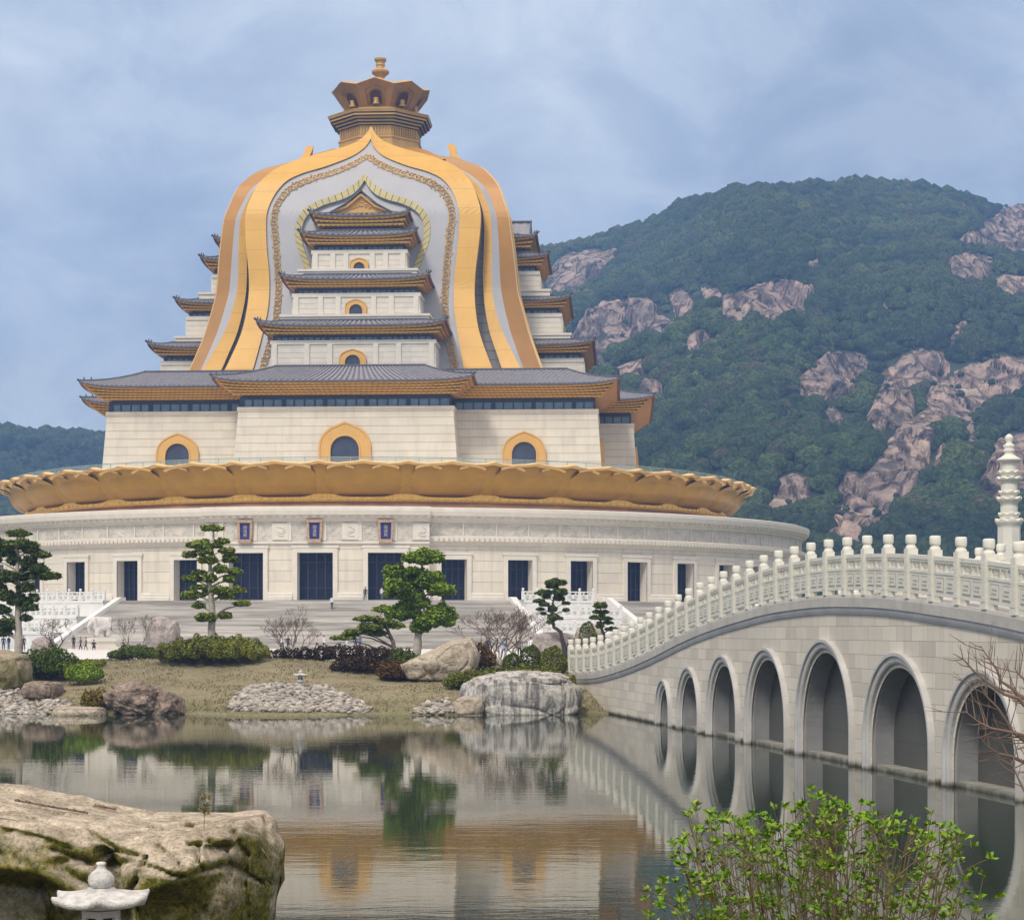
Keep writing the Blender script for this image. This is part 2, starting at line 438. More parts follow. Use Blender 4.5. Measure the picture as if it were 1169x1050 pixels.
# ---- gables on the four upper arms
for k in range(4):
    r = rot4(None, k); mb = MB(); zb, za, hw, v0, v1 = 69.45, 72.35, 4.4, 24.6, 8.0
    g = MB()
    g.add([(-hw, -v0, zb), (hw, -v0, zb), (0, -v0, za)], [(0, 1, 2)], 0)               # pediment
    for s in (-1, 1):
        n = 26
        for i in range(n):
            y0 = -v0-.7 + (v0-v1+.7)*i/n; y1 = -v0-.7 + (v0-v1+.7)*(i+1)/n; h = .1*(i % 2)
            e = [(s*(hw+.55), y0, zb-.15+h), (s*(hw+.55), y1, zb-.15+h), (0, y1, za+.22+h), (0, y0, za+.22+h)]
            m_ = [((a[0]+b[0])/2, a[1], (a[2]+b[2])/2-.28) for a, b in ((e[0], e[3]), (e[1], e[2]))]
            g.quad(e[0], e[1], m_[1], m_[0], 1); g.quad(m_[0], m_[1], e[2], e[3], 1)
        p0, pm, p1 = (s*(hw+.55), -v0-.7, zb-.1), (s*(hw+.55)/2, -v0-.7, (zb+za)/2-.2), (0, -v0-.7, za+.4)
        g.tube([p0, pm, p1], .14, 6, 2)
        g.tube([(s*(hw+.3), -v0-.4, zb), (s*hw/2, -v0-.4, (zb+za)/2-.5), (0, -v0-.4, za-.15)], .22, 6, 0)
        g.tube([(s*hw*.86, -v0-.08, zb+.25), (s*hw*.4, -v0-.08, zb+1.25), (0, -v0-.08, za-.85)], .07, 5, 3)
    for (x, z, R_) in ((0, 70.75, .55), (-.7, 70.5, .36), (.7, 70.5, .36), (-1.3, 70.25, .25), (1.3, 70.25, .25)):   # carved scrolls
        g.tube([(x+R_*math.cos(t)*(1-t/9), -v0-.1, z+R_*math.sin(t)*(1-t/9)) for t in np.linspace(0, 7, 12)], .09, 5, 3)
    g.tube([(0, -v0-.8, za+.45), (0, -v1, za+.45)], .24, 6, 2); g.tube([(0, -v0-.75, za+.3), (0, -v0-.75, za+.8)], [.16, .06], 6, 2)
    mb.add([r(p) for p in g.v], g.f); mb.m = g.m
    hpart(mb, 'gable_roof', [M['archgold'], M['tile'], M['ridge'], M['archgold']])

# ---- arched windows with ogee surrounds
OG = [(1, 0), (1.0, .2), (1.0, .40), (1.0, .54), (.975, .645), (.90, .74), (.77, .82), (.58, .887), (.38, .932), (.20, .965), (.07, .988), (0, 1.0)]
def arched_window(k, u, v, z0, W, H, w, h, tilt=0.0, depth=.55):
    r = rot4(None, k); n = len(OG)
    outer = [(-x*W/2, z*H) for x, z in OG] + [(x*W/2, z*H) for x, z in OG[-2::-1]]
    m_ = len(outer); inner = []
    for i in range(m_):
        t = i/(m_-1)
        if t < .2: inner.append((-w/2, (h-w/2)*t/.2))
        elif t > .8: inner.append((w/2, (h-w/2)*(1-t)/.2))
        else:
            a = PI*(t-.2)/.6; inner.append((-w/2*math.cos(a), h-w/2+w/2*math.sin(a)))
    def pt(p, o): return r((u+p[0], -(v-tilt*p[1]+o), z0+p[1]))
    mb = MB()
    for i in range(m_-1):
        O0, O1, I0, I1 = outer[i], outer[i+1], inner[i], inner[i+1]
        md = lambda a, b, f: (a[0]+(b[0]-a[0])*f, a[1]+(b[1]-a[1])*f)
        for f0, f1, d0, d1 in ((0, .13, depth, depth), (.13, .17, depth, depth-.12), (.17, .83, depth-.12, depth-.12), (.83, .87, depth-.12, depth), (.87, 1, depth, depth)):
            mb.quad(pt(md(I0, O0, f0), d0), pt(md(I0, O0, f1), d1), pt(md(I1, O1, f1), d1), pt(md(I1, O1, f0), d0))
        mb.quad(pt(O0, depth), pt(O0, -.1), pt(O1, -.1), pt(O1, depth)); mb.quad(pt(I0, -.05), pt(I0, depth), pt(I1, depth), pt(I1, -.05))
    fr = hpart(mb, 'arched_window', [M['archgold']])
    mb = MB(); mb.add([pt(p, .06) for p in inner], [tuple(range(m_))[::-1]])
    mb.build('pane', [M['dark']], fr)
for k in range(4):
    arched_window(k, 0, 43.05, ZT, 7.7, 8.3, 4.2, 6.2, .071)
    for s in (-1, 1): arched_window(k, s*26, 37.6, ZT, 6.5, 7.3, 3.6, 5.7, .071)
    arched_window(k, 0, 34.4, 43.8, 4.1, 3.1, 2.3, 2.2, .04, .45)
    arched_window(k, 0, 30.8, 52.5, 3.3, 2.5, 2.0, 1.7, .04, .4)
    arched_window(k, 0, 27.05, 60.0, 2.9, 2.0, 1.7, 1.3, .04, .35)

# ---- drum -----------------------------------------------------------------
RW, RP, PA = 69.8, 71.2, 12.15
FL, ZC = 8.5, 15.8
def rad(deg): return RP if abs(deg) < PA else RW
ops = [(k*7.5, 1.9 if abs(k) <= 1 else 1.42, 14.8 if abs(k) <= 1 else 14.0) for k in range(-12, 13)]
mb = MB()
edges = [-180.0]
for c, h, z in ops: edges += [c-h, c+h]
edges += [180.0, -PA, PA]; edges = sorted(edges)
for a, b in zip(edges[:-1], edges[1:]):
    mid = (a+b)/2; R = rad(mid)
    op = [o for o in ops if abs(o[0]-mid) < o[1]]
    zlo = op[0][2] if op else 1.5
    n = max(1, int((b-a)/1.2))
    for i in range(n):
        p, q = a+(b-a)*i/n, a+(b-a)*(i+1)/n
        mb.quad(cyl(R, p, zlo), cyl(R, q, zlo), cyl(R, q, ZC+.3), cyl(R, p, ZC+.3))
    if op:
        for i in range(n):
            p, q = a+(b-a)*i/n, a+(b-a)*(i+1)/n
            mb.quad(cyl(R, p, 1.5), cyl(R, q, 1.5), cyl(R, q, FL), cyl(R, p, FL))
for s in (-1, 1): mb.quad(cyl(RW, s*PA, 1.5), cyl(RP, s*PA, 1.5), cyl(RP, s*PA, ZC+.3), cyl(RW, s*PA, ZC+.3))
hpart(mb, 'drum_wall', [M['drum']])
for c, h, zt in ops:
    R = rad(c); D = 1.5
    mb = MB()
    fw = .62/R*57.3
    for a0, a1 in ((c-h-fw, c-h), (c+h, c+h+fw)):                              # jamb trim
        for dr, x0, x1 in ((.30, a0, a1),):
            mb.quad(cyl(R+dr, x0, FL), cyl(R+dr, x1, FL), cyl(R+dr, x1, zt+.62), cyl(R+dr, x0, zt+.62))
            mb.quad(cyl(R, x0, FL), cyl(R+dr, x0, FL), cyl(R+dr, x0, zt+.62), cyl(R, x0, zt+.62))
            mb.quad(cyl(R+dr, x1, FL), cyl(R, x1, FL), cyl(R, x1, zt+.62), cyl(R+dr, x1, zt+.62))
    mb.quad(cyl(R+.3, c-h, zt), cyl(R+.3, c+h, zt), cyl(R+.3, c+h, zt+.62), cyl(R+.3, c-h, zt+.62))
    mb.quad(cyl(R+.4, c-h-fw*1.25, zt+.62), cyl(R+.4, c+h+fw*1.25, zt+.62), cyl(R+.4, c+h+fw*1.25, zt+.95), cyl(R+.4, c-h-fw*1.25, zt+.95))
    mb.quad(cyl(R, c-h-fw*1.25, zt+.95), cyl(R+.4, c-h-fw*1.25, zt+.95), cyl(R+.4, c+h+fw*1.25, zt+.95), cyl(R, c+h+fw*1.25, zt+.95))
    mb.quad(cyl(R, c-h-fw*1.25, zt+.62), cyl(R, c+h+fw*1.25, zt+.62), cyl(R+.4, c+h+fw*1.25, zt+.62), cyl(R+.4, c-h-fw*1.25, zt+.62))
    for e in (-1, 1):
        x = c+e*(h+fw*1.25); mb.quad(cyl(R, x, zt+.62), cyl(R+.4, x, zt+.62), cyl(R+.4, x, zt+.95), cyl(R, x, zt+.95))
    mb.quad(cyl(R+.3, c-h, FL), cyl(R-D, c-h, FL), cyl(R-D, c-h, zt), cyl(R+.3, c-h, zt))
    mb.quad(cyl(R-D, c+h, FL), cyl(R+.3, c+h, FL), cyl(R+.3, c+h, zt), cyl(R-D, c+h, zt))
    mb.quad(cyl(R+.3, c-h, zt), cyl(R-D, c-h, zt), cyl(R-D, c+h, zt), cyl(R+.3, c+h, zt))
    mb.quad(cyl(R-D, c-h, FL+.01), cyl(R+.3, c-h, FL+.01), cyl(R+.3, c+h, FL+.01), cyl(R-D, c+h, FL+.01))
    fr = hpart(mb, 'doorway', [M['trim']])
    mb = MB(); D -= .02
    mb.quad(cyl(R-D, c-h, FL), cyl(R-D, c+h, FL), cyl(R-D, c+h, zt), cyl(R-D, c-h, zt), 0)
    for i in range(5):
        x = c-h+2*h*i/4; mb.obox(cyl(R-D+.06, x, 0)[:2], (math.cos(math.radians(x)), math.sin(math.radians(x))), (math.sin(math.radians(x)), -math.cos(math.radians(x))), .09, .08, FL, zt, 1)
    for z in (FL+.1, FL+1.6, zt-1.3):
        mb.quad(cyl(R-D+.1, c-h, z), cyl(R-D+.1, c+h, z), cyl(R-D+.1, c+h, z+.14), cyl(R-D+.1, c-h, z+.14), 1)
    mb.build('door_leaf', [M['door'], M['doortrim']], fr)
# plinth between the doorways, cornice, frieze
mb = MB()
for i in range(len(ops)-1):
    a = ops[i][0]+ops[i][1]+.51; b = ops[i+1][0]-ops[i+1][1]-.51
    segs = [(a, b)] if not (a < -PA < b or a < PA < b) else ([(a, -PA), (-PA, b)] if a < -PA < b else [(a, PA), (PA, b)])
    for a_, b_ in segs:
        R = rad((a_+b_)/2)
        prof = [(R, FL-.3), (R+.55, FL-.3), (R+.55, FL+.45), (R+.4, FL+.6), (R+.4, FL+.85), (R+.18, FL+1.05), (R+.18, FL+1.15), (R, FL+1.15)]
        t = MB(); t.lathe(prof, 6, a0=math.radians(a_), a1=math.radians(b_))
        mb.add(t.v, t.f)
        for e in (a_, b_): mb.add([cyl(r_, e, z_) for r_, z_ in prof], [tuple(range(len(prof)))])
hpart(mb, 'wall_plinth', [M['plinth']])
def corn(mb, prof_of, segs, n_per=1.0):
    for a_, b_ in segs:
        R = rad((a_+b_)/2); n = max(4, int((b_-a_)/n_per)); pr = prof_of(R)
        t = MB(); t.lathe(pr, n, a0=math.radians(a_), a1=math.radians(b_)); mb.add(t.v, t.f)
        if abs(R-RP) < .01:
            for e in (a_, b_): mb.add([cyl(r_, e, z_) for r_, z_ in pr]+[cyl(RW, e, pr[-1][1]), cyl(RW, e, pr[0][1])], [tuple(range(len(pr)+2))])
SEG = [(-180+PA*0, -PA), (-PA, PA), (PA, 180)]
mb = MB()
corn(mb, lambda R: [(R, 15.8), (R+.25, 15.85), (R+.3, 16.1), (R+.75, 16.35), (R+.95, 16.75), (R+.95, 17.0), (R+.5, 17.12), (R+.15, 17.15)], [SEG[0], SEG[2]])
corn(mb, lambda R: [(R, 15.95), (R+.3, 16.0), (R+.3, 16.25), (R+.12, 16.3)], [SEG[1]])
corn(mb, lambda R: [(R+.12, 18.85), (R+.45, 18.95), (R+.45, 19.2), (R+.75, 19.4), (R+.75, 19.55), (R+1.35, 19.75), (R+1.5, 20.3), (R+1.5, 20.75), (R+1.2, 20.85), (54, 20.95)], SEG)
nd = 420
for i in range(nd):
    d = -180+360*i/nd; R = rad(d)
    a = math.radians(d); mb.obox((math.sin(a)*(R+.78), -math.cos(a)*(R+.78)), (math.cos(a), math.sin(a)), (math.sin(a), -math.cos(a)), .27, .3, 19.42, 19.74)
for i in range(640):            # small lotus-petal course
    d = -180+360*i/640
    if abs(d) < PA+.3: continue
    a = math.radians(d); c_ = (math.sin(a)*(RW+.8), -math.cos(a)*(RW+.8))
    mb.obox(c_, (math.cos(a), math.sin(a)), (math.sin(a), -math.cos(a)), .22, .20, 16.4, 16.93)
hpart(mb, 'cornice', [M['trim']])
mb = MB(); corn(mb, lambda R: [(R+.12, 16.2), (R+.12, 18.9)], SEG)
hpart(mb, 'carved_frieze', [M['frieze']])
fm = {}
for lo in (17.15, 16.35):
    t = MB(); q_ = .28 if lo < 17 else .10; t.box(-q_, -.1, lo, q_, .1 if lo < 17 else .02, 18.88); fm[lo] = t.mesh('frieze_panel_frame', M['trim'])
for d in np.arange(-179, 180, 3.75):
    R = rad(d)+.16; a = math.radians(d)
    link('frieze_panel_frame', fm[17.15 if R < 70.5 else 16.35], HALL, (math.sin(a)*R, -math.cos(a)*R, -HZ), a)
for d in (-11.25, -3.75, 3.75, 11.25):     # carved square panels on the portico
    mb = MB(); a = math.radians(d); R = RP+.2
    ax, ay = (math.cos(a), math.sin(a)), (math.sin(a), -math.cos(a))
    mb.obox((math.sin(a)*R, -math.cos(a)*R), ax, ay, 1.1, .12, 16.5, 18.7)
    for j in range(3):
        th = random.uniform(0, 6)
        mb.tube([(math.sin(a)*(R+.14)+ax[0]*(.25*t-.4)*math.cos(th+t), -math.cos(a)*(R+.14)+ax[1]*(.25*t-.4)*math.cos(th+t), 17.6+(.22*t-.4)*math.sin(th+t)) for t in np.linspace(0, 5, 9)], .12, 5)
    hpart(mb, 'relief_panel', [M['trim']])
def plaque(d):
    a = math.radians(d); ax, ay = (math.cos(a), math.sin(a)), (math.sin(a), -math.cos(a)); R = RP+.3
    def P(x, o, z): return (math.sin(a)*(R+o)+ax[0]*x, -math.cos(a)*(R+o)+ax[1]*x, z)
    mb = MB()
    def fbox(x0, x1, z0, z1, o0, o1, x0t=None, x1t=None):
        x0t = x0 if x0t is None else x0t; x1t = x1 if x1t is None else x1t
        vs = [P(x0, o0, z0), P(x1, o0, z0), P(x1t, o0, z1), P(x0t, o0, z1), P(x0, o1, z0), P(x1, o1, z0), P(x1t, o1, z1), P(x0t, o1, z1)]
        mb.add(vs, [(0,1,2,3), (4,5,6,7), (0,1,5,4), (1,2,6,5), (2,3,7,6), (3,0,4,7)])
    fbox(-.92, -.66, 16.5, 18.75, 0, .45, -1.08, -.72); fbox(.66, .92, 16.5, 18.75, 0, .45, .72, 1.08)
    fbox(-1.05, 1.05, 18.75, 19.15, 0, .55); fbox(-.95, .95, 16.1, 16.55, 0, .6, -.75, .75)
    fr = hpart(mb, 'name_plaque', [M['plaqueframe']])
    mb = MB(); mb.quad(P(-.74, .2, 16.5), P(.74, .2, 16.5), P(.74, .2, 18.8), P(-.74, .2, 18.8)); mb.build('plaque_board', [M['plaqueblue']], fr)
    cu = bpy.data.curves.new('plaque_text', 'FONT'); cu.body = '\u5713\n\u901a\n\u6bbf'; cu.size = .52; cu.space_line = 1.0; cu.align_x = 'CENTER'; cu.align_y = 'CENTER'; cu.extrude = .02
    to = bpy.data.objects.new('tmp', cu); COL.objects.link(to)
    me = bpy.data.meshes.new_from_object(to.evaluated_get(bpy.context.evaluated_depsgraph_get())); bpy.data.objects.remove(to)
    o = bpy.data.objects.new('lettering', me); COL.objects.link(o); me.materials.clear(); me.materials.append(M['glyph'])
    o.parent = fr; o.location = P(0, .24, 17.62); o.rotation_euler = (PI/2, 0, a)
for d in (-7.5, 0, 7.5): plaque(d)

# ---- lotus ring ------------------------------------------------------------
NP = 32
def lotus_petal(primary):
    mb = MB(); n, m = 28, 22
    W = math.radians(360/NP)*(.95 if primary else .92)
    def fn(s_, t_):
        s = s_*2-1; t = min(t_/.86, 1.0); lip = max(0, (t_-.86)/.14)
        wid = W/2*(.86+.14*math.sin(PI*min(1, t*1.05)))
        r = np.interp(t, [0, .06, .18, .38, .6, .8, .92, 1], [55.6, 57.0, 58.3, 59.3, 59.9, 60.4, 61.1, 62.2])
        edge = abs(s)
        bul = (1-edge**3.4)
        r += (.62*bul if primary else .45*bul)*math.sin(PI*min(1, .12+.82*t)) - (0 if primary else .25)
        r -= .22*edge**6*(1-t*.5)
        top = 27.05 + (.42 if primary else .36)*(1-edge**2.2) + (.16 if primary else .24)*math.exp(-(s/.16)**2) - .22*edge**8
        z = 22.95 + (top-22.95)*(.15*t+.85*t**1.1)
        r += (.35*math.exp(-(s/.16)**2)+.25*(1-edge**2))*max(0, (t-.8)/.2)**2
        if lip > 0: r -= 1.9*lip; z += .22*math.sin(PI*min(1, lip*1.0))+.1*lip
        a = s*wid
        return (r*math.sin(a), -r*math.cos(a), z)
    mb.grid(fn, n, m)
    nf = len(mb.f); mb.m = [1 if (i//n) >= int(m*.86) else 0 for i in range(nf)]
    return mb.mesh('lotus_petal', [M['lotus'], M['lotusliplit']], True)
pm, sm = lotus_petal(True), lotus_petal(False)
LA = math.degrees(math.atan2(0, 1))
for i in range(NP):
    link('lotus_petal', pm, HALL, HOFF, 2*PI*(i+.42)/NP)
    link('lotus_petal', sm, HALL, HOFF, 2*PI*(i+.92)/NP)
mb = MB(); mb.lathe([(54, 20.95), (57.0, 21.0), (57.6, 21.4), (57.3, 22.2), (56.8, 22.45), (57.2, 22.55), (57.4, 23.0)], 180)
hpart(mb, 'lotus_base_band', [M['lotusband']], smooth=True)
mb = MB(); n = NP*24
def lace(i):
    ph = (i/n*NP - .92) % 1.0; d = min(ph, 1-ph)
    pk = math.exp(-(d/.16)**2)*.75 + .28*math.exp(-(d/.04)**2)
    return 22.95+.22+pk, 57.75+.25*(1-math.exp(-(d/.2)**2))
for i in range(n):
    z0, r0 = lace(i); z1, r1 = lace(i+1); a, b = math.degrees(2*PI*i/n), math.degrees(2*PI*(i+1)/n)
    mb.quad(cyl(r0-.4, a, 22.45), cyl(r1-.4, b, 22.45), cyl(r1+.1, b, 22.7), cyl(r0+.1, a, 22.7))
    mb.quad(cyl(r0+.1, a, 22.7), cyl(r1+.1, b, 22.7), cyl(r1+.12, b, z1-.12), cyl(r0+.12, a, z0-.12))
    mb.quad(cyl(r0+.12, a, z0-.12), cyl(r1+.12, b, z1-.12), cyl(r1-1.2, b, z1+.1), cyl(r0-1.2, a, z0+.1))
    if i % 3 == 0: mb.obox(cyl(r0+.16, a, 0)[:2], (math.cos(math.radians(a)), math.sin(math.radians(a))), (math.sin(math.radians(a)), -math.cos(math.radians(a))), .13, .1, 22.75, 23.0)
hpart(mb, 'lotus_lace_trim', [M['lace']])
mb = MB(); mb.lathe([(60.6, 26.75), (20, 26.8), (.01, 26.81)], 96); mb.lathe([(60.6, 26.75), (57.5, 26.2), (55.5, 23.5), (54, 21.0)], 96)
hpart(mb, 'lotus_terrace', [M['plinth']])
mb = MB(); RR = 60.3
mb.lathe([(RR, 26.9), (RR, 28.35)], 180); mb.lathe([(RR-.03, 28.35), (RR-.03, 26.9)], 180)
gr = hpart(mb, 'glass_railing', [M['railglass']])
mb = MB(); mb.lathe([(RR+.05, 28.35), (RR+.05, 28.43), (RR-.08, 28.43), (RR-.08, 28.35), (RR+.05, 28.35)], 180); mb.build('handrail', [M['railmetal']], gr)
pmesh = MB(); pmesh.box(-.04, -.04, 26.7, .04, .04, 28.4); pmesh = pmesh.mesh('post', [M['railmetal']])
for i in range(-36, 37):
    a = math.radians(i*3.0); link('post', pmesh, gr, (math.sin(a)*(RR-.1), -math.cos(a)*(RR-.1), 0), a)

# ---- the cloak ---------------------------------------------------------------
PZ = [43, 45, 51, 58, 64, 70, 75.5, 79, 81, 82.5, 84, 87.5]; PV = [29.5, 28, 25.9, 24, 23.4, 22.6, 20.7, 18, 15.5, 13.6, 12.6, 11.9]
_zt = np.arange(38, 94, .1); _pt = np.interp(_zt, PZ, PV); _k = np.exp(-np.linspace(-2.5, 2.5, 25)**2/2); _pt = np.convolve(np.pad(_pt, 12, 'edge'), _k/_k.sum(), 'valid')
def Pf(z): return float(np.interp(z, _zt, _pt))
OUT = [(21.2, 43.6), (20.7, 44.6), (18.55, 50.5), (17.75, 55.5), (17.75, 59.8), (18.2, 64), (18.5, 67.5), (18.45, 70.2), (17.7, 72.9), (16.6, 75.2), (14.6, 77.5), (12.3, 78.95), (9.6, 80.2), (6.0, 81.55), (2.6, 83.1), (1.0, 84.4), (0.0, 86.0)]
INN = [(16.6, 43.6), (16.3, 44.6), (15.15, 50.6), (14.5, 55), (14.5, 59.5), (14.95, 64), (15.15, 67), (15.1, 70.1), (14.1, 73), (12.4, 75.3), (9.9, 76.8), (6.3, 78.1), (2.8, 79.9), (.9, 81.9), (0, 83.8)]
ORN = [(15.2, 43.6), (14.6, 46), (13.25, 52.7), (13.1, 58.8), (13.6, 65.0), (14.0, 69.5), (13.1, 72.4), (11.4, 74.3), (8.6, 75.7), (5.2, 76.9), (2.3, 78.4), (0, 80.2)]
ARC = [(8.6, 43.6), (8.6, 50), (8.7, 58), (9.0, 60.8), (10.1, 64), (10.6, 66), (10.5, 68.3), (9.5, 70.4), (7.3, 71.9), (4.8, 72.8), (2.9, 73.8), (1.2, 75.1), (0, 76.6)]
def resamp(c, n):
    c = np.array(c, float)
    # Catmull-Rom through the points, then equal arc length
    pts = []
    for i in range(len(c)-1):
        p0, p1, p2, p3 = c[max(i-1, 0)], c[i], c[i+1], c[min(i+2, len(c)-1)]
        for t in np.linspace(0, 1, 12, endpoint=False):
            pts.append(.5*((2*p1)+(-p0+p2)*t+(2*p0-5*p1+4*p2-p3)*t*t+(-p0+3*p1-3*p2+p3)*t**3))
    pts.append(c[-1]); pts = np.array(pts)
    s = np.concatenate([[0], np.cumsum(np.hypot(*np.diff(pts, axis=0).T))])
    q = np.linspace(0, s[-1], n)
    return np.stack([np.interp(q, s, pts[:, 0]), np.interp(q, s, pts[:, 1])], 1)
NC = 72
cO, cI, cR, cA = (resamp(c, NC) for c in (OUT, INN, ORN, ARC))
def full(c): return np.concatenate([c*[-1, 1], c[::-1][1:]])
fO, fI, fR, fA = map(full, (cO, cI, cR, cA))
def fp(p, o=0.0): return (p[0], -(Pf(p[1])+o), p[1])
def cstrip(mb, A, B, oA, oB, k=1, mi=0):
    for i in range(len(A)-1):
        for j in range(k):
            f0, f1 = j/k, (j+1)/k
            a0, a1 = A[i]+(B[i]-A[i])*f0, A[i+1]+(B[i+1]-A[i+1])*f0
            b0, b1 = A[i]+(B[i]-A[i])*f1, A[i+1]+(B[i+1]-A[i+1])*f1
            mb.quad(fp(a0, oA+(oB-oA)*f0), fp(b0, oA+(oB-oA)*f1), fp(b1, oA+(oB-oA)*f1), fp(a1, oA+(oB-oA)*f0), mi)
def build4(mbs, name, mats, smooth=False):
    for k in range(4):
        link(name, mbs, HALL, HOFF, PI/2*k)
mb = MB(); cstrip(mb, fO, fI, .35, .35, 3); cstrip(mb, fO, fO, -.9, .35, 1); cstrip(mb, fI, fI, .35, 0, 1)
# thickness of the band
for C, o0, o1 in ((fO, -.9, .35), (fI, .35, -.05)):
    for i in range(len(C)-1): mb.quad(fp(C[i], o0), fp(C[i], o1), fp(C[i+1], o1), fp(C[i+1], o0))
build4(mb.mesh('cloak_band', [M['cloak']], False), 'cloak_band', None)
mb = MB(); cstrip(mb, fI, fA, 0, 0, 6)
build4(mb.mesh('cloak_lining', [M['silver']], True), 'cloak_lining', None)
mb = MB()                       # scroll ornament
L = np.concatenate([[0], np.cumsum(np.hypot(*np.diff(fR, axis=0).T))]); s = .4; side = 1
def curl(p, t, nrm, r0, turns, sgn, rad):
    path = []
    for q in range(11):
        a = -.5 + turns*q/10; rr = r0*(1-.8*q/10)
        w_ = p + t*sgn*(r0*.9*q/10 - rr*math.cos(a)*.9) + nrm*rr*math.sin(a)
        path.append(fp(w_, .13))
    mb.tube(path, [rad*(1-.05*q) for q in range(11)], 4)
while s < L[-1]-.3:
    p = np.array([np.interp(s, L, fR[:, 0]), np.interp(s, L, fR[:, 1])]); p2 = np.array([np.interp(s+.1, L, fR[:, 0]), np.interp(s+.1, L, fR[:, 1])])
    t = (p2-p)/.1; nrm = np.array([-t[1], t[0]])*side
    curl(p+nrm*.10, t, nrm, random.uniform(.45, .62), 5.2, 1, .105)
    curl(p+nrm*.28, t, nrm, random.uniform(.25, .38), 4.6, -1, .09)
    curl(p-nrm*.30, t, -nrm, random.uniform(.2, .34), 4.2, 1, .08)
    for q in range(2):
        o = p + t*random.uniform(-.3, .3) + nrm*random.uniform(-.75, .75); e = o + t*random.uniform(-.3, .3)+nrm*random.uniform(-.22, .22)
        mb.tube([fp(o, .12), fp((o+e)/2, .2), fp(e, .12)], [.04, .1, .03], 4)
    s += .62; side = -side
build4(mb.mesh('scroll_ornament', [M['scroll']]), 'scroll_ornament', None)
mb = MB()                       # tiled soffit of the inner arch
fA2 = full(resamp([(max(0, a-1.0*min(1, a/3)), z-(.0 if z < 66 else 1.15*(z-66)/10.6)) for a, z in ARC], NC))
for i in range(len(fA)-1):
    g = .22
    a0, a1 = fA[i]+(fA[i+1]-fA[i])*g, fA[i+1]; b0, b1 = fA2[i]+(fA2[i+1]-fA2[i])*g, fA2[i+1]
    if i % 2 == 0:
        mb.quad(fp(fA[i], .12), fp(fA2[i], -.05), fp(b0, -.05), fp(a0, .12), 1)
        mb.quad(fp(a0, .12), fp(b0, -.05), fp(b1, -.05), fp(a1, .12), 0)
    else: mb.quad(fp(fA[i], .12), fp(fA2[i], -.05), fp(b1, -.05), fp(a1, .12), 0)
    mb.quad(fp(fA[i], -.05), fp(fA[i], .12), fp(a1, .12), fp(a1, -.05), 1)
    e0, e1 = fA2[i], fA2[i+1]
    mb.quad(fp(e0, -.05), fp(e0, -.7), fp(e1, -.7), fp(e1, -.05), 2)
    if i < NC-1 or i >= NC-1:
        mb.quad(fp(e0, -.7), fp((0, e0[1]), -.7), fp((0, e1[1]), -.7), fp(e1, -.7), 2)
build4(mb.mesh('arch_tile_trim', [M['yellowtile'], M['navy'], M['silver']]), 'arch_tile_trim', None)
mb = MB()                       # core behind the sheets
zs_ = [43.5, 47, 52, 58, 64, 70, 74, 77, 79, 80.5, 81.5]
for z0, z1 in zip(zs_[:-1], zs_[1:]):
    a, b = Pf(z0)-4.7, Pf(z1)-4.7
    if z0 >= 77: a = min(a, 17.0-(z0-77)*1.5)
    if z1 >= 77: b = min(b, 17.0-(z1-77)*1.5)
    for k in range(4):
        r = rot4(None, k); mb.quad(r((-a, -a, z0)), r((a, -a, z0)), r((b, -b, z1)), r((-b, -b, z1)))
hpart(mb, 'inner_tower_wall', [M['silver']])
mb = MB(); mb.lathe([(17.0, 80.6), (13, 82.6), (9.8, 83.8), (7.2, 84.3)], 4, off=PI/4, mi=0); hpart(mb, 'cloak_top', [M['cloakedge']])
# side ribbons at the four corners (seen from the front and from the back)
_cg = cO[::1]
gz = lambda z: float(np.interp(z, _cg[:, 1], _cg[:, 0]))
ZL = np.concatenate([np.linspace(43.6, 77, 42), np.linspace(77.4, 82.6, 16)])
FR = np.array([[43.6, .18, .60, .63], [48, .20, .53, .64], [53, .19, .43, .63], [58, .17, .39, .61], [64, .11, .36, .58], [70, .04, .33, .55], [74, .02, .28, .50], [77, .0, .16, .32], [79, .0, .06, .12], [81, .0, .01, .02], [83, 0, .01, .02]])
def corner(z):
    g, P = gz(z), Pf(z); f = [np.interp(z, FR[:, 0], FR[:, j]) for j in (1, 2, 3)]; w = max(P-g, .6)
    u = [g+w*x for x in f]+[P-.02]
    return [(g-.15, P-.85), (g+.02, P-3.6), (u[0], P-3.9), (u[0]+.02, P-3.0), (u[1], P-2.7), (u[2], P-3.3), (u[3], g+.9), (u[3]+.15, g+.5), (u[3]+.1, min(g-.3, P-2))]
CM = [3, 3, 3, 0, 1, 2, 4, 4]
for part, ids, mats in (('corner_channel', (0, 1, 2), 'channel'), ('corner_ribbon', (3,), 'cloak'), ('ribbon_lining', (4,), 'silver'), ('ribbon_edge', (5,), 'cloakedge'), ('ribbon_rim', (6, 7), 'rim')):
    for sx in (-1, 1):
        for sy in (-1, 1):
            mb = MB()
            for i in range(len(ZL)-1):
                A, B = corner(ZL[i]), corner(ZL[i+1])
                for j in ids:
                    mb.quad((sx*A[j][0], sy*-A[j][1], ZL[i]), (sx*A[j+1][0], sy*-A[j+1][1], ZL[i]), (sx*B[j+1][0], sy*-B[j+1][1], ZL[i+1]), (sx*B[j][0], sy*-B[j][1], ZL[i+1]))
            hpart(mb, part, [M[mats]], smooth=True)

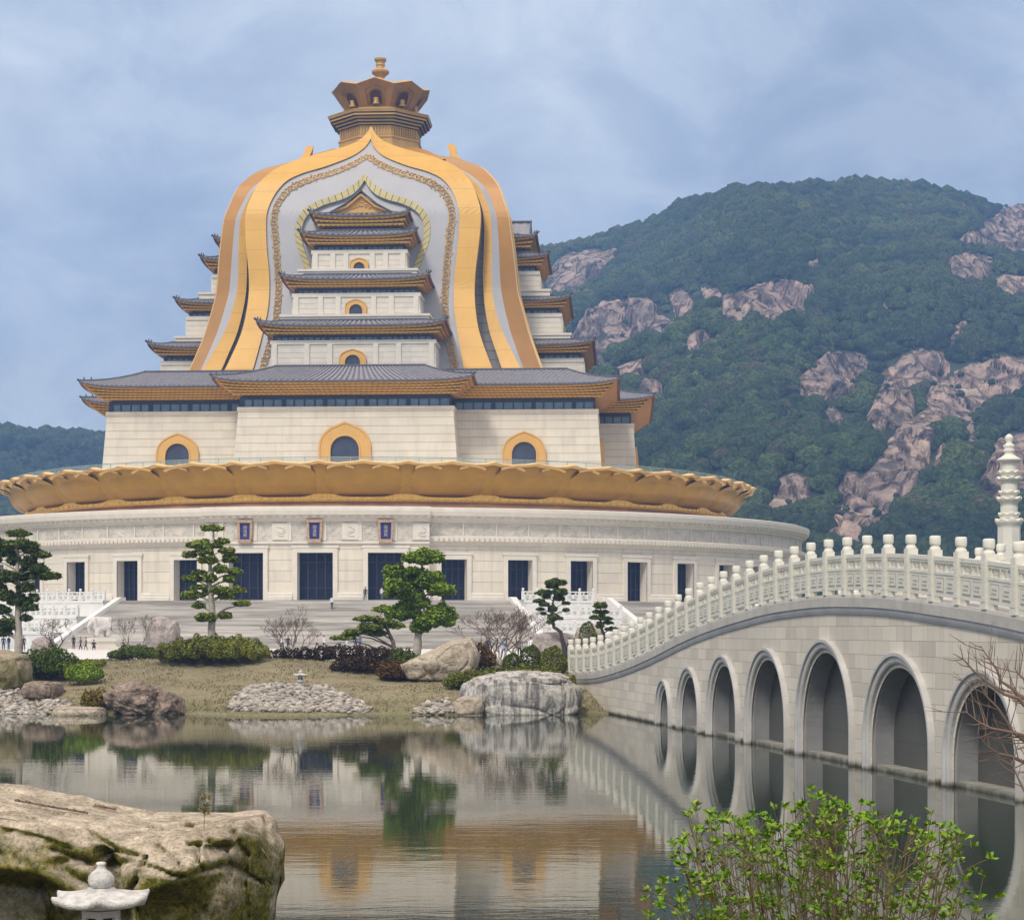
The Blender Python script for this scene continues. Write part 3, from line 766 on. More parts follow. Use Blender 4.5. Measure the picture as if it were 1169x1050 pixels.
# ---- crown -------------------------------------------------------------------
O8 = PI/8
def oct(mb, prof, mi=0, mis=None): mb.lathe(prof, 8, off=O8, mi=mi, mis=mis)
k8 = 1/math.cos(PI/8)
mb = MB(); oct(mb, [(6.9*k8, 83.2), (6.9*k8, 84.6), (6.6*k8, 84.7), (6.6*k8, 85.6), (6.75*k8, 85.7), (6.75*k8, 86.0), (6.35*k8, 86.1), (6.35*k8, 87.9)])
for i in range(8):
    a = PI/4*i
    for j in range(-5, 6):
        x = j*.48; c_ = (math.sin(a)*6.42+math.cos(a)*x, -math.cos(a)*6.42+math.sin(a)*x)
        mb.obox(c_, (math.cos(a), math.sin(a)), (math.sin(a), -math.cos(a)), .11, .12, 86.15, 87.6, 0)
hpart(mb, 'crown_neck', [M['crowntrim']])
mb = MB(); prof = [(6.35*k8, 87.7)]; mis = []
for i in range(4):
    r0 = 6.7+.45*i; z0 = 87.8+.42*i
    prof += [(r0*k8, z0), (r0*k8, z0+.3), ((r0-.12)*k8, z0+.3), ((r0-.12)*k8, z0+.42)]; mis += [1, 0, 1, 1]
prof += [(8.25*k8, 89.5), (8.45*k8, 90.0), (8.0*k8, 90.05), (6.6*k8, 90.35), (6.2*k8, 90.4), (6.2*k8, 90.75), (5.0*k8, 90.8), (.01, 90.85)]; mis += [1, 0, 0, 0, 0, 0, 0, 0]
oct(mb, prof, mis=mis)
hpart(mb, 'crown_eave', [M['crowntrim'], M['crowndark']])
for i in range(8):
    a = PI/4*i; ca, sa = math.cos(a), math.sin(a)
    def cp(x, t, o=0.0):         # x across, t up the flaring leaf, o outward
        r = 5.35+3.0*t**1.25+o*.85; z = 90.95+4.1*t - o*.4
        return (sa*r+ca*x, -ca*r+sa*x, z)
    w0, w1 = 5.35*math.tan(PI/8), 7.75*math.tan(PI/8)
    mb = MB(); out = [(-w0, 0), (w0, 0), (w1*.98, .80), (0, 1.0), (-w1*.98, .80)]
    hw = lambda t: w0+(w1-w0)*(t/.8)
    mid = lambda f: [(-w0*f, .04), (w0*f, .04), (hw(.72)*f*.9, .70), (0, .87), (-hw(.72)*f*.9, .70)]
    ins = [(-w0*.62, .05), (w0*.62, .05), (hw(.62)*.6, .62), (0, .78), (-hw(.62)*.6, .62)]
    for j in range(5):
        j2 = (j+1) % 5
        mb.quad(cp(*out[j], .0), cp(*out[j2], .0), cp(*ins[j2], .0), cp(*ins[j], .0), 0)
        mb.quad(cp(*ins[j], .0), cp(*ins[j2], .0), cp(ins[j2][0]*.93, ins[j2][1]*.97+.005, -.22), cp(ins[j][0]*.93, ins[j][1]*.97+.005, -.22), 2)
        mb.quad(cp(*out[j], .0), cp(*out[j], -.9), cp(*out[j2], -.9), cp(*out[j2], .0), 1)
    mb.add([cp(p[0]*.93, p[1]*.97+.005, -.22) for p in ins], [(0, 1, 2, 3, 4)], 0); mb.add([cp(p[0], p[1], -.9) for p in out], [(4, 3, 2, 1, 0)], 0)
    leaf = hpart(mb, 'crown_leaf', [M['crown'], M['crowntrim'], M['crown']])
    mb = MB(); arc = [(-.98, .10), (.98, .10)]+[(.98*math.cos(t), .42+.17*math.sin(t)) for t in np.linspace(0, PI, 9)]
    mb.add([cp(x, t, -.14) for x, t in arc], [tuple(range(len(arc)))], 0)
    for p, q in zip(arc[1:], arc[2:]+[arc[0]]): mb.quad(cp(*p, -.14), cp(*q, -.14), cp(q[0]*1.25, q[1]*1.03, .06), cp(p[0]*1.25, p[1]*1.03, .06), 1)
    mb.build('niche', [M['crowndark'], M['crown']], leaf)
    mb = MB()                    # small seated figure in the niche
    pr = [(.44, 0), (.50, .12), (.45, .25), (.34, .32), (.34, .5), (.40, .75), (.36, .88), (.14, .95), (.20, 1.05), (.22, 1.2), (.14, 1.36), (.001, 1.42)]
    c_ = cp(0, .11, .3); mb.lathe([(r_*1.25, c_[2]+z_*1.25) for r_, z_ in pr], 10, c=c_[:2]); mb.build('seated_statue', [M['crowntrim']], leaf, True)
mb = MB(); mb.lathe([(2.6, 91.2), (2.0, 94.6), (1.3, 95.6), (1.0, 96.1), (1.35, 96.3), (1.35, 96.55), (.75, 96.75), (.66, 97.3), (.95, 97.6), (1.45, 98.0), (1.5, 98.3), (1.25, 98.6), (.68, 98.8), (.66, 99.2), (.8, 99.35), (.72, 99.5), (.75, 99.8), (1.0, 100.15), (1.02, 100.45), (.7, 100.6), (.01, 100.65)], 24)
hpart(mb, 'finial', [M['crowntrim']])
# =================================================================== SETTING
def smooth(a, b, x):
    t = min(1, max(0, (x-a)/(b-a))); return t*t*(3-2*t)
def shore(x):
    return 105.6 + 1.3*math.sin(x*.23+1.0) + .8*math.sin(x*.61) + (6.0*smooth(-40, -70, x))
def H(x, y):                                   # the garden ground
    d = y - shore(x)
    if d < 0: return max(-2.2, d*.35)
    z = 0.1 + 1.0*smooth(0, 6, d) + 1.15*smooth(4, 20, d)
    m = .5*math.exp(-((x+19)/9)**2 - ((d-19)/7)**2) + .10*math.exp(-((x+5)/8)**2 - ((d-18)/6)**2) + .3*math.exp(-((x+36)/9)**2-((d-17)/7)**2)
    z += m
    z += .10*(mnoise.noise((x*.25, y*.25, 3.1))) * smooth(1, 6, d)*(1-smooth(30, 40, d))
    w = smooth(30, 46, d)
    return z*(1-w) + 2.18*w
def ground_at(px, py, y0=104.0, y1=244.0):     # where a line of sight meets the garden ground
    prev = None
    y = y0
    while y < y1:
        x, _, z = at(px, py, y)
        if z <= H(x, y) and y > y0: return Vector((x, y, H(x, y)))
        y += .15
    x, _, z = at(px, py, y1); return Vector((x, y1, H(x, y1)))
def on_ground(px, Y): x = (px-CX)/F*Y; return Vector((x, Y, H(x, Y)))

def lawn_mat():
    t = NT('dry_lawn'); n = t.noise(.12, 6, .65); o = t.sep(); g = t.noise(1.3, 5, .7)
    col = t.ramp(n, [(.30, (.165, .15, .082)), (.5, (.26, .225, .14)), (.7, (.34, .29, .19))])
    col = t.mix(t.ramp(g, [(.45, (0,0,0)), (.75, (.8,.8,.8))]), col, (.17, .17, .065))
    low = t.math('SUBTRACT', 1.0, t.math('MULTIPLY', t.math('ADD', o[2], -.25), 1.6)); low.node.use_clamp = True
    col = t.mix(t.math('MULTIPLY', low, .6), col, (.10, .115, .035))
    f = t.noise(5, 6, .8); f2 = t.noise(.5, 5, .7, stretch=(.5, 1.4, 1))
    col = t.mix(.5, col, t.ramp(f, [(.36, (.085, .08, .04)), (.64, (.42, .36, .24))])); col = t.mix(t.ramp(f2, [(.5, (0,0,0)), (.7, (.5,.5,.5))]), col, (.13, .125, .05))
    t.base(col); t.bump(f, .7, .12); return t.fin(.95, 0, .1)
M['lawn'] = lawn_mat()
M['paving'] = mat_plain('pale_paving', (.66, .64, .60), .05, .4, .7)
M['farground'] = mat_plain('far_ground', (.10, .11, .06), .2, .05, .9)
xs = np.arange(-92, 34.01, .6); ys = np.concatenate([np.arange(98, 150, .5), np.arange(150, 262, 4)])
vs = [(x, y, H(x, y)) for y in ys for x in xs]; nx = len(xs)
fs = [(j*nx+i, j*nx+i+1, (j+1)*nx+i+1, (j+1)*nx+i) for j in range(len(ys)-1) for i in range(nx-1)]
tag(link('lawn_ground', np_mesh('lawn_ground', vs, fs, M['lawn'], True)), kind='structure')
mb = MB(); N = 40
for (x0, x1, y0, y1) in ((-91, 33, 154, 251.5),):
    for i in range(N):
        for j in range(N):
            X0, X1 = x0+(x1-x0)*i/N, x0+(x1-x0)*(i+1)/N; Y0, Y1 = y0+(y1-y0)*j/N, y0+(y1-y0)*(j+1)/N
            mb.quad((X0, Y0, 2.21), (X1, Y0, 2.21), (X1, Y1, 2.21), (X0, Y1, 2.21))
tag(mb.build('plaza_paving', M['paving']), kind='structure')
mb = MB()
mb.quad((-640, 260, 1.9), (860, 260, 1.9), (860, 1640, 1.9), (-640, 1640, 1.9))
mb.quad((-640, 96, 1.9), (-91.6, 96, 1.9), (-91.6, 260, 1.9), (-640, 260, 1.9)); mb.quad((33.4, 118, 1.9), (860, 118, 1.9), (860, 260, 1.9), (33.4, 260, 1.9))
tag(mb.build('far_ground', M['farground']), kind='structure')

def water_mat():
    t = NT('lake_water'); o = t.tc.outputs['Object']
    t.base((.028, .040, .026))
    n1 = t.noise(.55, 3, .5, stretch=(.7, 2.2, 1)); n2 = t.noise(2.4, 3, .55, stretch=(.8, 1.9, 1)); n3 = t.noise(.045, 3, .5)
    amp = t.ramp(n3, [(.38, (.25, .25, .25)), (.62, (1, 1, 1))])
    h = t.math('ADD', t.math('MULTIPLY', n1, .60), t.math('MULTIPLY', n2, .26))
    h = t.math('MULTIPLY', h, t.math('MULTIPLY', amp, 1.0))
    t.bump(h, 1.0, .0062)
    t.p.inputs['IOR'].default_value = 1.38
    return t.fin(.026, 0, .5)
M['water'] = water_mat()
mb = MB(); mb.quad((-640, -45, 0), (860, -45, 0), (860, 125, 0), (-640, 125, 0))
tag(mb.build('lake_water', M['water']), kind='structure')
# near bank below the camera
M['bank'] = mat_plain('near_bank_soil', (.12, .10, .06), .35, 1.5, .95, bump=.8, bscale=5)
def HB(x, y):
    return 2.55 - .083*(y-4) - .35*max(0, y-17)**2 + .10*mnoise.noise((x*.6, y*.6, 0))
vs = []; XB = np.arange(-22, 30.1, .6); YB = np.arange(-12, 19.1, .5)
for y in YB:
    for x in XB: vs.append((x, y, max(-1.2, HB(x, y) if y > 4 else 2.55+.05*(4-y))))
nx = len(XB); fs = [(j*nx+i, j*nx+i+1, (j+1)*nx+i+1, (j+1)*nx+i) for j in range(len(YB)-1) for i in range(nx-1)]
tag(link('near_bank_ground', np_mesh('near_bank_ground', vs, fs, M['bank'], True)), kind='structure')

# ---- staircase, terraces ------------------------------------------------------
R0, R1, ZB, NS = 74.2, 88.5, 2.2, 40
def stair_mat():
    t = NT('stair_stone'); o = t.sep()
    n = t.noise(1.0, 4, .6, stretch=(.10, .10, 3.2)); m_ = t.noise(1.0, 4, .6, stretch=(.05, .05, .9))
    col = t.mix(.5, t.ramp(n, [(.38, (.19, .175, .15)), (.62, (.60, .56, .50))]), t.ramp(m_, [(.36, (.28, .26, .225)), (.64, (.54, .51, .45))]))
    t.base(col); return t.fin(.8, 0, .2)
M['stair'] = stair_mat()
M['marble'] = mat_plain('balustrade_marble', (.74, .73, .69), .06, 1.2, .6)
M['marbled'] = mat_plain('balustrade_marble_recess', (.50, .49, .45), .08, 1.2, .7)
def stair_z(R):
    k = math.ceil((R-R0)/((R1-R0)/NS)); return 8.5 - (8.5-ZB)*k/NS
def stairs(name, a0, a1, label):
    mb = MB(); pr = [(71.0, 8.49), (R0, 8.49)]
    for i in range(NS):
        r = R0+(R1-R0)*i/NS; r2 = R0+(R1-R0)*(i+1)/NS; z = 8.49-(8.49-ZB)*(i+1)/NS
        pr += [(r, z+.02), (r+.03, z+.0), (r2, z)]
    mb.lathe(pr, max(6, int((a1-a0)/1.2)), a0=math.radians(a0), a1=math.radians(a1))
    root = empty(name, (HX, HYC, ZB), HA); tag(root, label, 'staircase')
    mb.build('flight_of_steps', M['stair'], root, loc=(0, 0, -ZB))
    for d in (a0, a1):
        mb = MB(); a = math.radians(d); ax, ay = (math.sin(a), -math.cos(a)), (math.cos(a), math.sin(a))
        P = lambda r, o, z: (ax[0]*r+ay[0]*o, ax[1]*r+ay[1]*o, z)
        pts = [(R0-1, 8.95), (R0, 8.95), (R1, ZB+.75), (R1+1.2, ZB+.75), (R1+1.2, ZB-.3), (R0-1, ZB-.3)]
        n = len(pts); vs = [P(r, -.45, z) for r, z in pts]+[P(r, .45, z) for r, z in pts]
        mb.add(vs, [tuple(range(n)), tuple(range(n, 2*n))[::-1]]+[(i, (i+1) % n, n+(i+1) % n, n+i) for i in range(n)])
        mb.build('stair_parapet', M['marble'], root, loc=(0, 0, -ZB))
    return root
stairs('grand_staircase', -21.2, 20.6, 'broad grey stone staircase rising to the hall doors between two sloping white parapets')
stairs('side_staircase', 31.5, 52, 'grey side staircase partly hidden behind the bridge balustrade')
mb = MB(); mb.lathe([(69.5, 8.48), (74.0, 8.48), (74.0, 1.5)], 160); tag(mb.build('hall_terrace_ground', M['plinth'], loc=(HX, HYC, 0), rz=HA), kind='structure')

# balustrade kit (used by the terraces)
def small_post_mesh(h=1.5):
    mb = MB(); mb.box(-.17, -.17, 0, .17, .17, h-.42)
    mb.lathe([(.10, h-.42), (.10, h-.36), (.17, h-.30), (.18, h-.16), (.14, h-.05), (.001, h)], 8); return mb.mesh('post', M['marble'])
SPM = small_post_mesh(1.6)
def panel_mesh(L):
    mb = MB(); h = 1.15
    mb.box(-L/2, -.09, h-.14, L/2, .09, h, 0); mb.box(-L/2, -.07, .12, L/2, .07, h-.42, 0)
    n = max(2, int(L/.7))
    for i in range(n):
        x = -L/2+L*(i+.5)/n; mb.box(x-.09, -.05, h-.42, x+.09, .05, h-.14, 0); mb.box(x-.2, -.05, h-.24, x+.2, .05, h-.14, 0)
        mb.box(x-.24, -.085, .22, x+.24, -.068, h-.52, 1)
    mb.box(-L/2, -.05, 0, -L/2+.3, .05, .12, 0); mb.box(L/2-.3, -.05, 0, L/2, .05, .12, 0)
    return mb.mesh('panel', [M['marble'], M['marbled']])
def terrace(label, R, z, a0, a1, zlo):
    root = empty('terrace_balustrade', hall_world(R, (a0+a1)/2, z)); tag(root, label, 'balustrade', 'white balustrades on the stepped terraces')
    rx = root.location.copy()
    n = max(2, round(math.radians(a1-a0)*R/2.0)); st = (a1-a0)/n; Lp = math.radians(st)*R-.34
    pm_ = panel_mesh(Lp)
    for i in range(n+1):
        d = a0+st*i; p = Vector(hall_world(R-.2, d, z))
        link('post', SPM, root, p-rx, math.radians(d)+HA)
        if i < n:
            p = Vector(hall_world(R-.2, d+st/2, z)); link('panel', pm_, root, p-rx, math.radians(d+st/2)+HA)
    mb = MB(); mb.lathe([(70, z-.02), (R, z-.02), (R+.1, z-.05), (R+.1, z-.35), (R, z-.4), (R, zlo)], max(4, int((a1-a0)/1.0)), a0=math.radians(a0), a1=math.radians(a1))
    for e in (a0, a1): mb.quad(cyl(70, e, z-.02), cyl(R, e, z-.02), cyl(R, e, zlo), cyl(70, e, zlo))
    mb.build('terrace_wall', M['marble'], root, loc=Vector((HX, HYC, 0))-rx, rz=HA)
for side, a0, a1, e in (('right', 21.3, 30.8, (29.0, 30.2, 31.0)), ('left', -48, -22.2, None)):
    for j, (R, z, zlo, nm) in enumerate(((75.8, 8.55, 1.8, 'topmost'), (80.4, 6.4, 1.8, 'middle'), (84.6, 4.3, 1.8, 'lowest'))):
        if side == 'right': terrace('%s white marble balustrade tier between the grand staircase and the bridge' % nm, R, z, a0, e[j], zlo)
        else: terrace('%s white marble balustrade tier left of the grand staircase, behind the elephant statue' % nm, R, z, a0+(-1)*j, a1-.6*j, zlo)

# ---- mountain -----------------------------------------------------------------
def interp_tab(tab):
    a = np.array(tab, float); return lambda x: float(np.interp(x, a[:, 0], a[:, 1]))
RIDGE = [(330, 560), (400, 440), (470, 360), (540, 310), (583, 292), (610, 283), (640, 277), (680, 265), (710, 257), (740, 247), (760, 236), (780, 228), (800, 222), (830, 213), (860, 209), (900, 209), (940, 205), (975, 203), (1000, 205), (1040, 207), (1080, 213), (1110, 219), (1120, 227), (1140, 227), (1169, 222), (1230, 205), (1330, 200), (1450, 260), (1560, 330)]
rid = interp_tab(RIDGE)
def fbm(x, y, z, s, o=4): return mnoise.fractal((x/s, y/s, z), 1.0, 2.0, o)
ROCKS = [
 [(622,318),(645,296),(668,292),(706,294),(700,306),(682,314),(668,332),(645,340),(628,330)],
 [(655,392),(668,366),(688,352),(709,348),(703,362),(688,374),(674,398),(664,404)], [(714,352),(735,348),(748,356),(745,374),(722,378)],
 [(763,342),(778,338),(788,350),(782,363),(768,360)], [(797,333),(818,329),(822,342),(806,354)],
 [(826,352),(846,340),(872,334),(900,332),(918,340),(916,358),(898,366),(884,372),(868,360),(850,372),(834,374)],
 [(678,398),(694,388),(698,405),(690,428),(680,424)], [(716,420),(734,414),(741,424),(728,436),(716,434)], [(732,446),(748,438),(758,446),(756,462),(738,462)], [(700,425),(712,420),(716,440),(704,446)],
 [(914,440),(930,418),(950,411),(975,412),(988,424),(978,444),(960,462),(940,458),(924,452)],
 [(1020,436),(1030,416),(1050,406),(1076,408),(1082,424),(1068,438),(1048,440),(1036,448),(1024,446)],
 [(1056,484),(1068,452),(1098,430),(1140,417),(1180,408),(1220,415),(1215,440),(1169,448),(1140,457),(1112,476),(1096,492),(1072,492)],
 [(994,480),(1000,462),(1022,456),(1040,460),(1036,476),(1024,490),(1006,500),(994,496)],
 [(1062,481),(1057,512),(1048,540),(1030,576),(996,606),(966,620),(944,620),(962,584),(984,552),(1012,518),(1032,492),(1048,482)],
 [(950,570),(962,548),(976,545),(974,566),(960,580)], [(873,586),(884,560),(900,550),(917,556),(918,574),(896,586)],
 [(1112,560),(1126,534),(1150,508),(1200,496),(1205,560),(1169,575),(1130,572)], [(1062,540),(1070,516),(1080,520),(1074,548)],
 [(1098,284),(1120,266),(1150,244),(1200,230),(1210,285),(1169,290),(1146,286),(1124,282)], [(1085,304),(1100,296),(1132,298),(1128,314),(1110,330),(1096,330),(1088,320)], [(1087,398),(1094,374),(1103,368),(1102,388),(1094,400)],
 [(966,296),(974,294),(974,299),(967,300)], [(920,304),(934,302),(934,308),(922,310)], [(1005,352),(1014,346),(1020,352),(1012,360)]]
ROCKS += [[(690,372),(716,366),(730,378),(716,392),(698,396)], [(740,376),(760,366),(772,374),(764,386),(746,388)], [(1128,330),(1150,318),(1180,316),(1180,338),(1150,346),(1134,344)], [(938,480),(956,474),(962,490),(950,500),(938,494)], [(1100,500),(1112,494),(1118,512),(1106,522)], [(782,392),(800,384),(812,392),(800,402),(786,402)], [(1006,436),(1018,428),(1022,446),(1010,454)]]
ROCKS = [np.array(r, float) for r in ROCKS]
ROCKS = [r.mean(0)+(r-r.mean(0))*1.14 for r in ROCKS]
def in_poly(px, py):
    for r in ROCKS:
        if px < r[:, 0].min()-1 or px > r[:, 0].max()+1 or py < r[:, 1].min()-1 or py > r[:, 1].max()+1: continue
        c = False; n = len(r); j = n-1
        for i in range(n):
            if (r[i, 1] > py) != (r[j, 1] > py) and px < (r[j, 0]-r[i, 0])*(py-r[i, 1])/(r[j, 1]-r[i, 1])+r[i, 0]: c = not c
            j = i
        if c: return True
    return False
def mtn_point(px, t, ridge, D0, D1, rough=1.0):
    q = (px-CX)/F
    Rr = D1 + 90*math.sin(px*.011+1) + 50*math.sin(px*.027)
    zr = CZ + (HY-ridge(px)-11)/F*Rr
    Y = D0 + (Rr-D0)*t
    if t <= 1: s = t**1.12
    else: s = 1 - .9*(t-1)
    X = q*Y; z = 2 + (zr-2)*s
    w = math.sin(PI*min(1, max(0, t)))**.7 if 0 < t < 1 else 0
    z += w*rough*(26*fbm(X, Y, 1.7, 210, 3) + 7*fbm(X, Y, 5.2, 60, 3))
    return X, Y, z
def rock_mat(name, c1, c2, c3):
    t = NT(name); n = t.noise(.018, 8, .68); m_ = t.noise(.10, 6, .7)
    col = t.ramp(n, [(.32, c1), (.5, c2), (.68, c3)])
    k_ = t.noise(.10, 7, .72, stretch=(1, .5, .35)); col = t.mix(t.ramp(m_, [(.40, (.55,.55,.55)), (.62, (0,0,0))]), col, (.12, .105, .09)); col = t.mix(t.ramp(k_, [(.42, (.85,.85,.85)), (.50, (0,0,0))]), col, (.085, .075, .068))
    mp = t.new('ShaderNodeMapping'); mp.inputs['Rotation'].default_value = (.3, .5, .7); mp.inputs['Scale'].default_value = (1, 1, .38); t.lk(t.tc.outputs['Object'], mp.inputs['Vector'])
    wn = t.new('ShaderNodeTexNoise'); wn.inputs['Scale'].default_value = .05; wn.inputs['Detail'].default_value = 5; t.lk(mp.outputs[0], wn.inputs['Vector'])
    wv = t.new('ShaderNodeVectorMath', operation='MULTIPLY_ADD'); t.lk(wn.outputs['Color'], wv.inputs[0]); wv.inputs[1].default_value = (14, 14, 14); t.lk(mp.outputs[0], wv.inputs[2])
    vo = t.new('ShaderNodeTexVoronoi', feature='DISTANCE_TO_EDGE'); vo.inputs['Scale'].default_value = .085; t.lk(wv.outputs[0], vo.inputs['Vector'])
    ck = t.ramp(vo.outputs['Distance'], [(0, (0, 0, 0)), (.10, (1, 1, 1))]); col = t.mix(1.0, col, t.mix(.5, (1, 1, 1), ck), 'MULTIPLY')
    t.base(col); t.bump(t.math('ADD', t.math('ADD', m_, k_), t.math('MULTIPLY', ck, .8)), 1.0, 5.0); return t.fin(.9, 0, .2)
M['cliff'] = rock_mat('granite_cliff', (.36, .28, .24), (.60, .44, .345), (.74, .56, .42))
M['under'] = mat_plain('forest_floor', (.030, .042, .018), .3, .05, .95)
def terrain(name, ridge, D0, D1, px0, px1, dpx, nt, tmax, rocky):
    cols = np.arange(px0, px1+.1, dpx); T = np.linspace(-.02, tmax, nt)
    vs = np.zeros((nt, len(cols), 3)); rk = np.zeros((nt, len(cols)), bool)
    for i, px in enumerate(cols):
        for j, t in enumerate(T):
            X, Y, z = mtn_point(px, t, ridge, D0, D1); vs[j, i] = (X, Y, z)
            if rocky:
                py = HY-(z-CZ)/Y*F
                rk[j, i] = in_poly(px+9*mnoise.noise((X*.03, z*.05, 1))+3*mnoise.noise((X*.15, z*.15, 2)), py+7*mnoise.noise((X*.03, z*.05, 9))+3*mnoise.noise((X*.15, z*.15, 5)))
    soft = rk.astype(float)
    for _ in range(3):
        q = np.pad(soft, 1, 'edge'); soft = (q[:-2, 1:-1]+q[2:, 1:-1]+q[1:-1, :-2]+q[1:-1, 2:]+q[1:-1, 1:-1])/5
    if rocky:
        for j, i in zip(*np.nonzero(soft > .02)):
            X, Y, z = vs[j, i]; w = soft[j, i]
            a = mnoise.hetero_terrain((X*.040+z*.02, Y*.01, z*.07), .7, 2.2, 6, .6)
            b = abs(mnoise.noise((X*.040+z*.045, z*.018, 7.7))); c = abs(mnoise.noise((X*.02-z*.03, z*.06, 3.3)))
            d = 2.5 + 3.0*(a-.6) - 3.2*math.exp(-(b/.035)**2) - 2.4*math.exp(-(c/.03)**2) + 1.6*round(1.3*mnoise.noise((X*.05+z*.05, z*.03, 6)), 0)
            vs[j, i] = (X, Y-w*d*.7, z+w*d*.6)
    nx = len(cols)
    J, I = np.meshgrid(np.arange(nt-1), np.arange(nx-1), indexing='ij')
    a = (J*nx+I).ravel(); fs = np.stack([a, a+1, a+nx+1, a+nx], 1)
    fr = (soft[:-1, :-1] > .35).ravel()
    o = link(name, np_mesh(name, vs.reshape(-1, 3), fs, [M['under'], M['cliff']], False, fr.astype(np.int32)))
    o.data.polygons.foreach_set('use_smooth', ~fr)
    tag(o, kind='structure'); return vs, soft
mv, mr = terrain('mountain_terrain', rid, 470, 1250, 520, 1330, 1.7, 340, 1.12, True)
LRID = interp_tab([(-200, 455), (-100, 468), (0, 481), (30, 484), (60, 481), (100, 487), (125, 490), (200, 515), (300, 580)])
lv, lr = terrain('distant_hill_terrain', LRID, 560, 1330, -180, 280, 4.0, 90, 1.1, False)
# the wood as one mass of crowns
def crown_proto(seed, sub):
    bm = bmesh.new(); bmesh.ops.create_icosphere(bm, subdivisions=sub, radius=1)
    v = np.array([p.co[:] for p in bm.verts]); bm.faces.ensure_lookup_table()
    f = np.array([[q.index for q in p.verts] for p in bm.faces]); bm.free()
    o = []
    for p in v:
        d = 1 + .34*mnoise.noise((p[0]*1.7+seed*9, p[1]*1.7, p[2]*1.7)) + .30*mnoise.noise((p[0]*4.1, p[1]*4.1+seed*5, p[2]*4.1)) + random.uniform(-.09, .09)
        o.append(p*d*[1, 1, .85])
    o = np.array(o); keep = (v[f].mean(1)[:, 2] > -.35); return o, f[keep]
PRO = {s: [crown_proto(k*1.3, s) for k in range(6)] for s in (1, 2)}
def leafy_mat(name, cols, rough=.85):
    t = NT(name); g = t.new('ShaderNodeNewGeometry')
    n = t.noise(.25, 4, .7)
    c = t.ramp(g.outputs['Random Per Island'], [(i/(len(cols)-1), x) for i, x in enumerate(cols)])
    c = t.mix(t.ramp(n, [(.35, (.6,.6,.6)), (.65, (0,0,0))]), c, C2(cols[0], .6))
    t.base(c); return t.fin(rough, 0, .15)
def forest_mat():
    t = NT('forest_foliage'); g = t.new('ShaderNodeNewGeometry')
    c = t.ramp(g.outputs['Random Per Island'], [(0, (.034, .066, .024)), (.25, (.056, .098, .032)), (.5, (.080, .122, .038)), (.7, (.050, .084, .034)), (.86, (.11, .15, .045)), (.93, (.042, .078, .036)), (1, (.115, .10, .06))])
    big = t.noise(.011, 5, .65); c = t.mix(t.ramp(big, [(.38, (.85, .85, .85)), (.56, (0, 0, 0))]), c, (.020, .042, .026)); big2 = t.noise(.017, 4, .6); c = t.mix(t.ramp(big2, [(.52, (0, 0, 0)), (.68, (.6, .6, .6))]), c, (.11, .15, .05))
    f = t.noise(.75, 5, .75); c = t.mix(1.0, c, t.ramp(f, [(.36, (.18, .20, .22)), (.52, (.95, .95, .95)), (.66, (2.2, 2.15, 1.8))]), 'MULTIPLY')
    t.base(c); t.bump(f, 1.0, 1.6); return t.fin(.9, 0, .1)
M['forest'] = forest_mat()
def forest(name, V, RK, n, smin, smax, Ynear, kindlabel):
    nt, nx, _ = V.shape; VS, FS, base = [], [], 0
    cdf = np.cumsum((V[1:, 0, 1]-V[:-1, 0, 1]).clip(0)*V[1:, 0, 1]); cdf /= cdf[-1]
    r1 = rng.random(n); r2 = rng.random(n)
    for a, b in zip(r1, r2):
        j = int(np.searchsorted(cdf, a)); j = min(j, nt-2); i = b*(nx-2); i0 = int(i)
        if RK[j, i0] > .10 and rng.random() > .012: continue
        fj = rng.random(); p = V[j, i0]*(1-fj)+V[j+1, i0+1]*fj
        k = rng.integers(6)
        sz = rng.uniform(smin, smax)*(rng.choice([.75, 1, 1, 1, 1.25, 1.5]) if RK[j, i0] < .005 else .8)*(.55 if RK[j, i0] > .02 else 1)
        pv, pf = PRO[2 if p[1] < Ynear else 1][k]; th = rng.uniform(0, 6.28); c, s = math.cos(th), math.sin(th)
        w = pv*sz*[1, 1, rng.uniform(.75, 1.15)]
        w = np.stack([w[:, 0]*c-w[:, 1]*s, w[:, 0]*s+w[:, 1]*c, w[:, 2]], 1) + p + [0, 0, sz*.55]
        VS.append(w); FS.append(pf+base); base += len(w)
    return tag(link(name, np_mesh(name, np.concatenate(VS), np.concatenate(FS), M['forest'])), kind='stuff', label=kindlabel)
forest('mountain_woods', mv, mr, 34000, 2.0, 4.2, 850, 'dense dark green wood covering the rocky mountain behind the hall')
forest('distant_hill_woods', lv, lr, 9500, 2.2, 3.8, 10, 'bluish wooded hill far behind the left end of the lotus ring')

# ---- sky, sun, haze, camera ------------------------------------------------------
W = bpy.data.worlds.new('World'); SC.world = W; W.use_nodes = True
nt_ = W.node_tree; bg = nt_.nodes['Background']
SUN_EL, SUN_AZ = math.radians(48), math.radians(205)          # azimuth the light comes from, clockwise from +Y
sky = nt_.nodes.new('ShaderNodeTexSky'); sky.sky_type = 'NISHITA'; sky.sun_disc = False
sky.sun_elevation = SUN_EL; sky.sun_rotation = SUN_AZ; sky.air_density = 1.0; sky.dust_density = 2.0
tc = nt_.nodes.new('ShaderNodeTexCoord')
mp = nt_.nodes.new('ShaderNodeMapping'); mp.inputs['Scale'].default_value = (1, 1, 1.35); mp.inputs['Location'].default_value = (.35, .1, .12)
nt_.links.new(tc.outputs['Generated'], mp.inputs['Vector'])
def wnoise(sc, det, ro, di):
    n = nt_.nodes.new('ShaderNodeTexNoise'); n.inputs['Scale'].default_value = sc; n.inputs['Detail'].default_value = det; n.inputs['Roughness'].default_value = ro; n.inputs['Distortion'].default_value = di
    nt_.links.new(mp.outputs['Vector'], n.inputs['Vector']); return n.outputs['Fac']
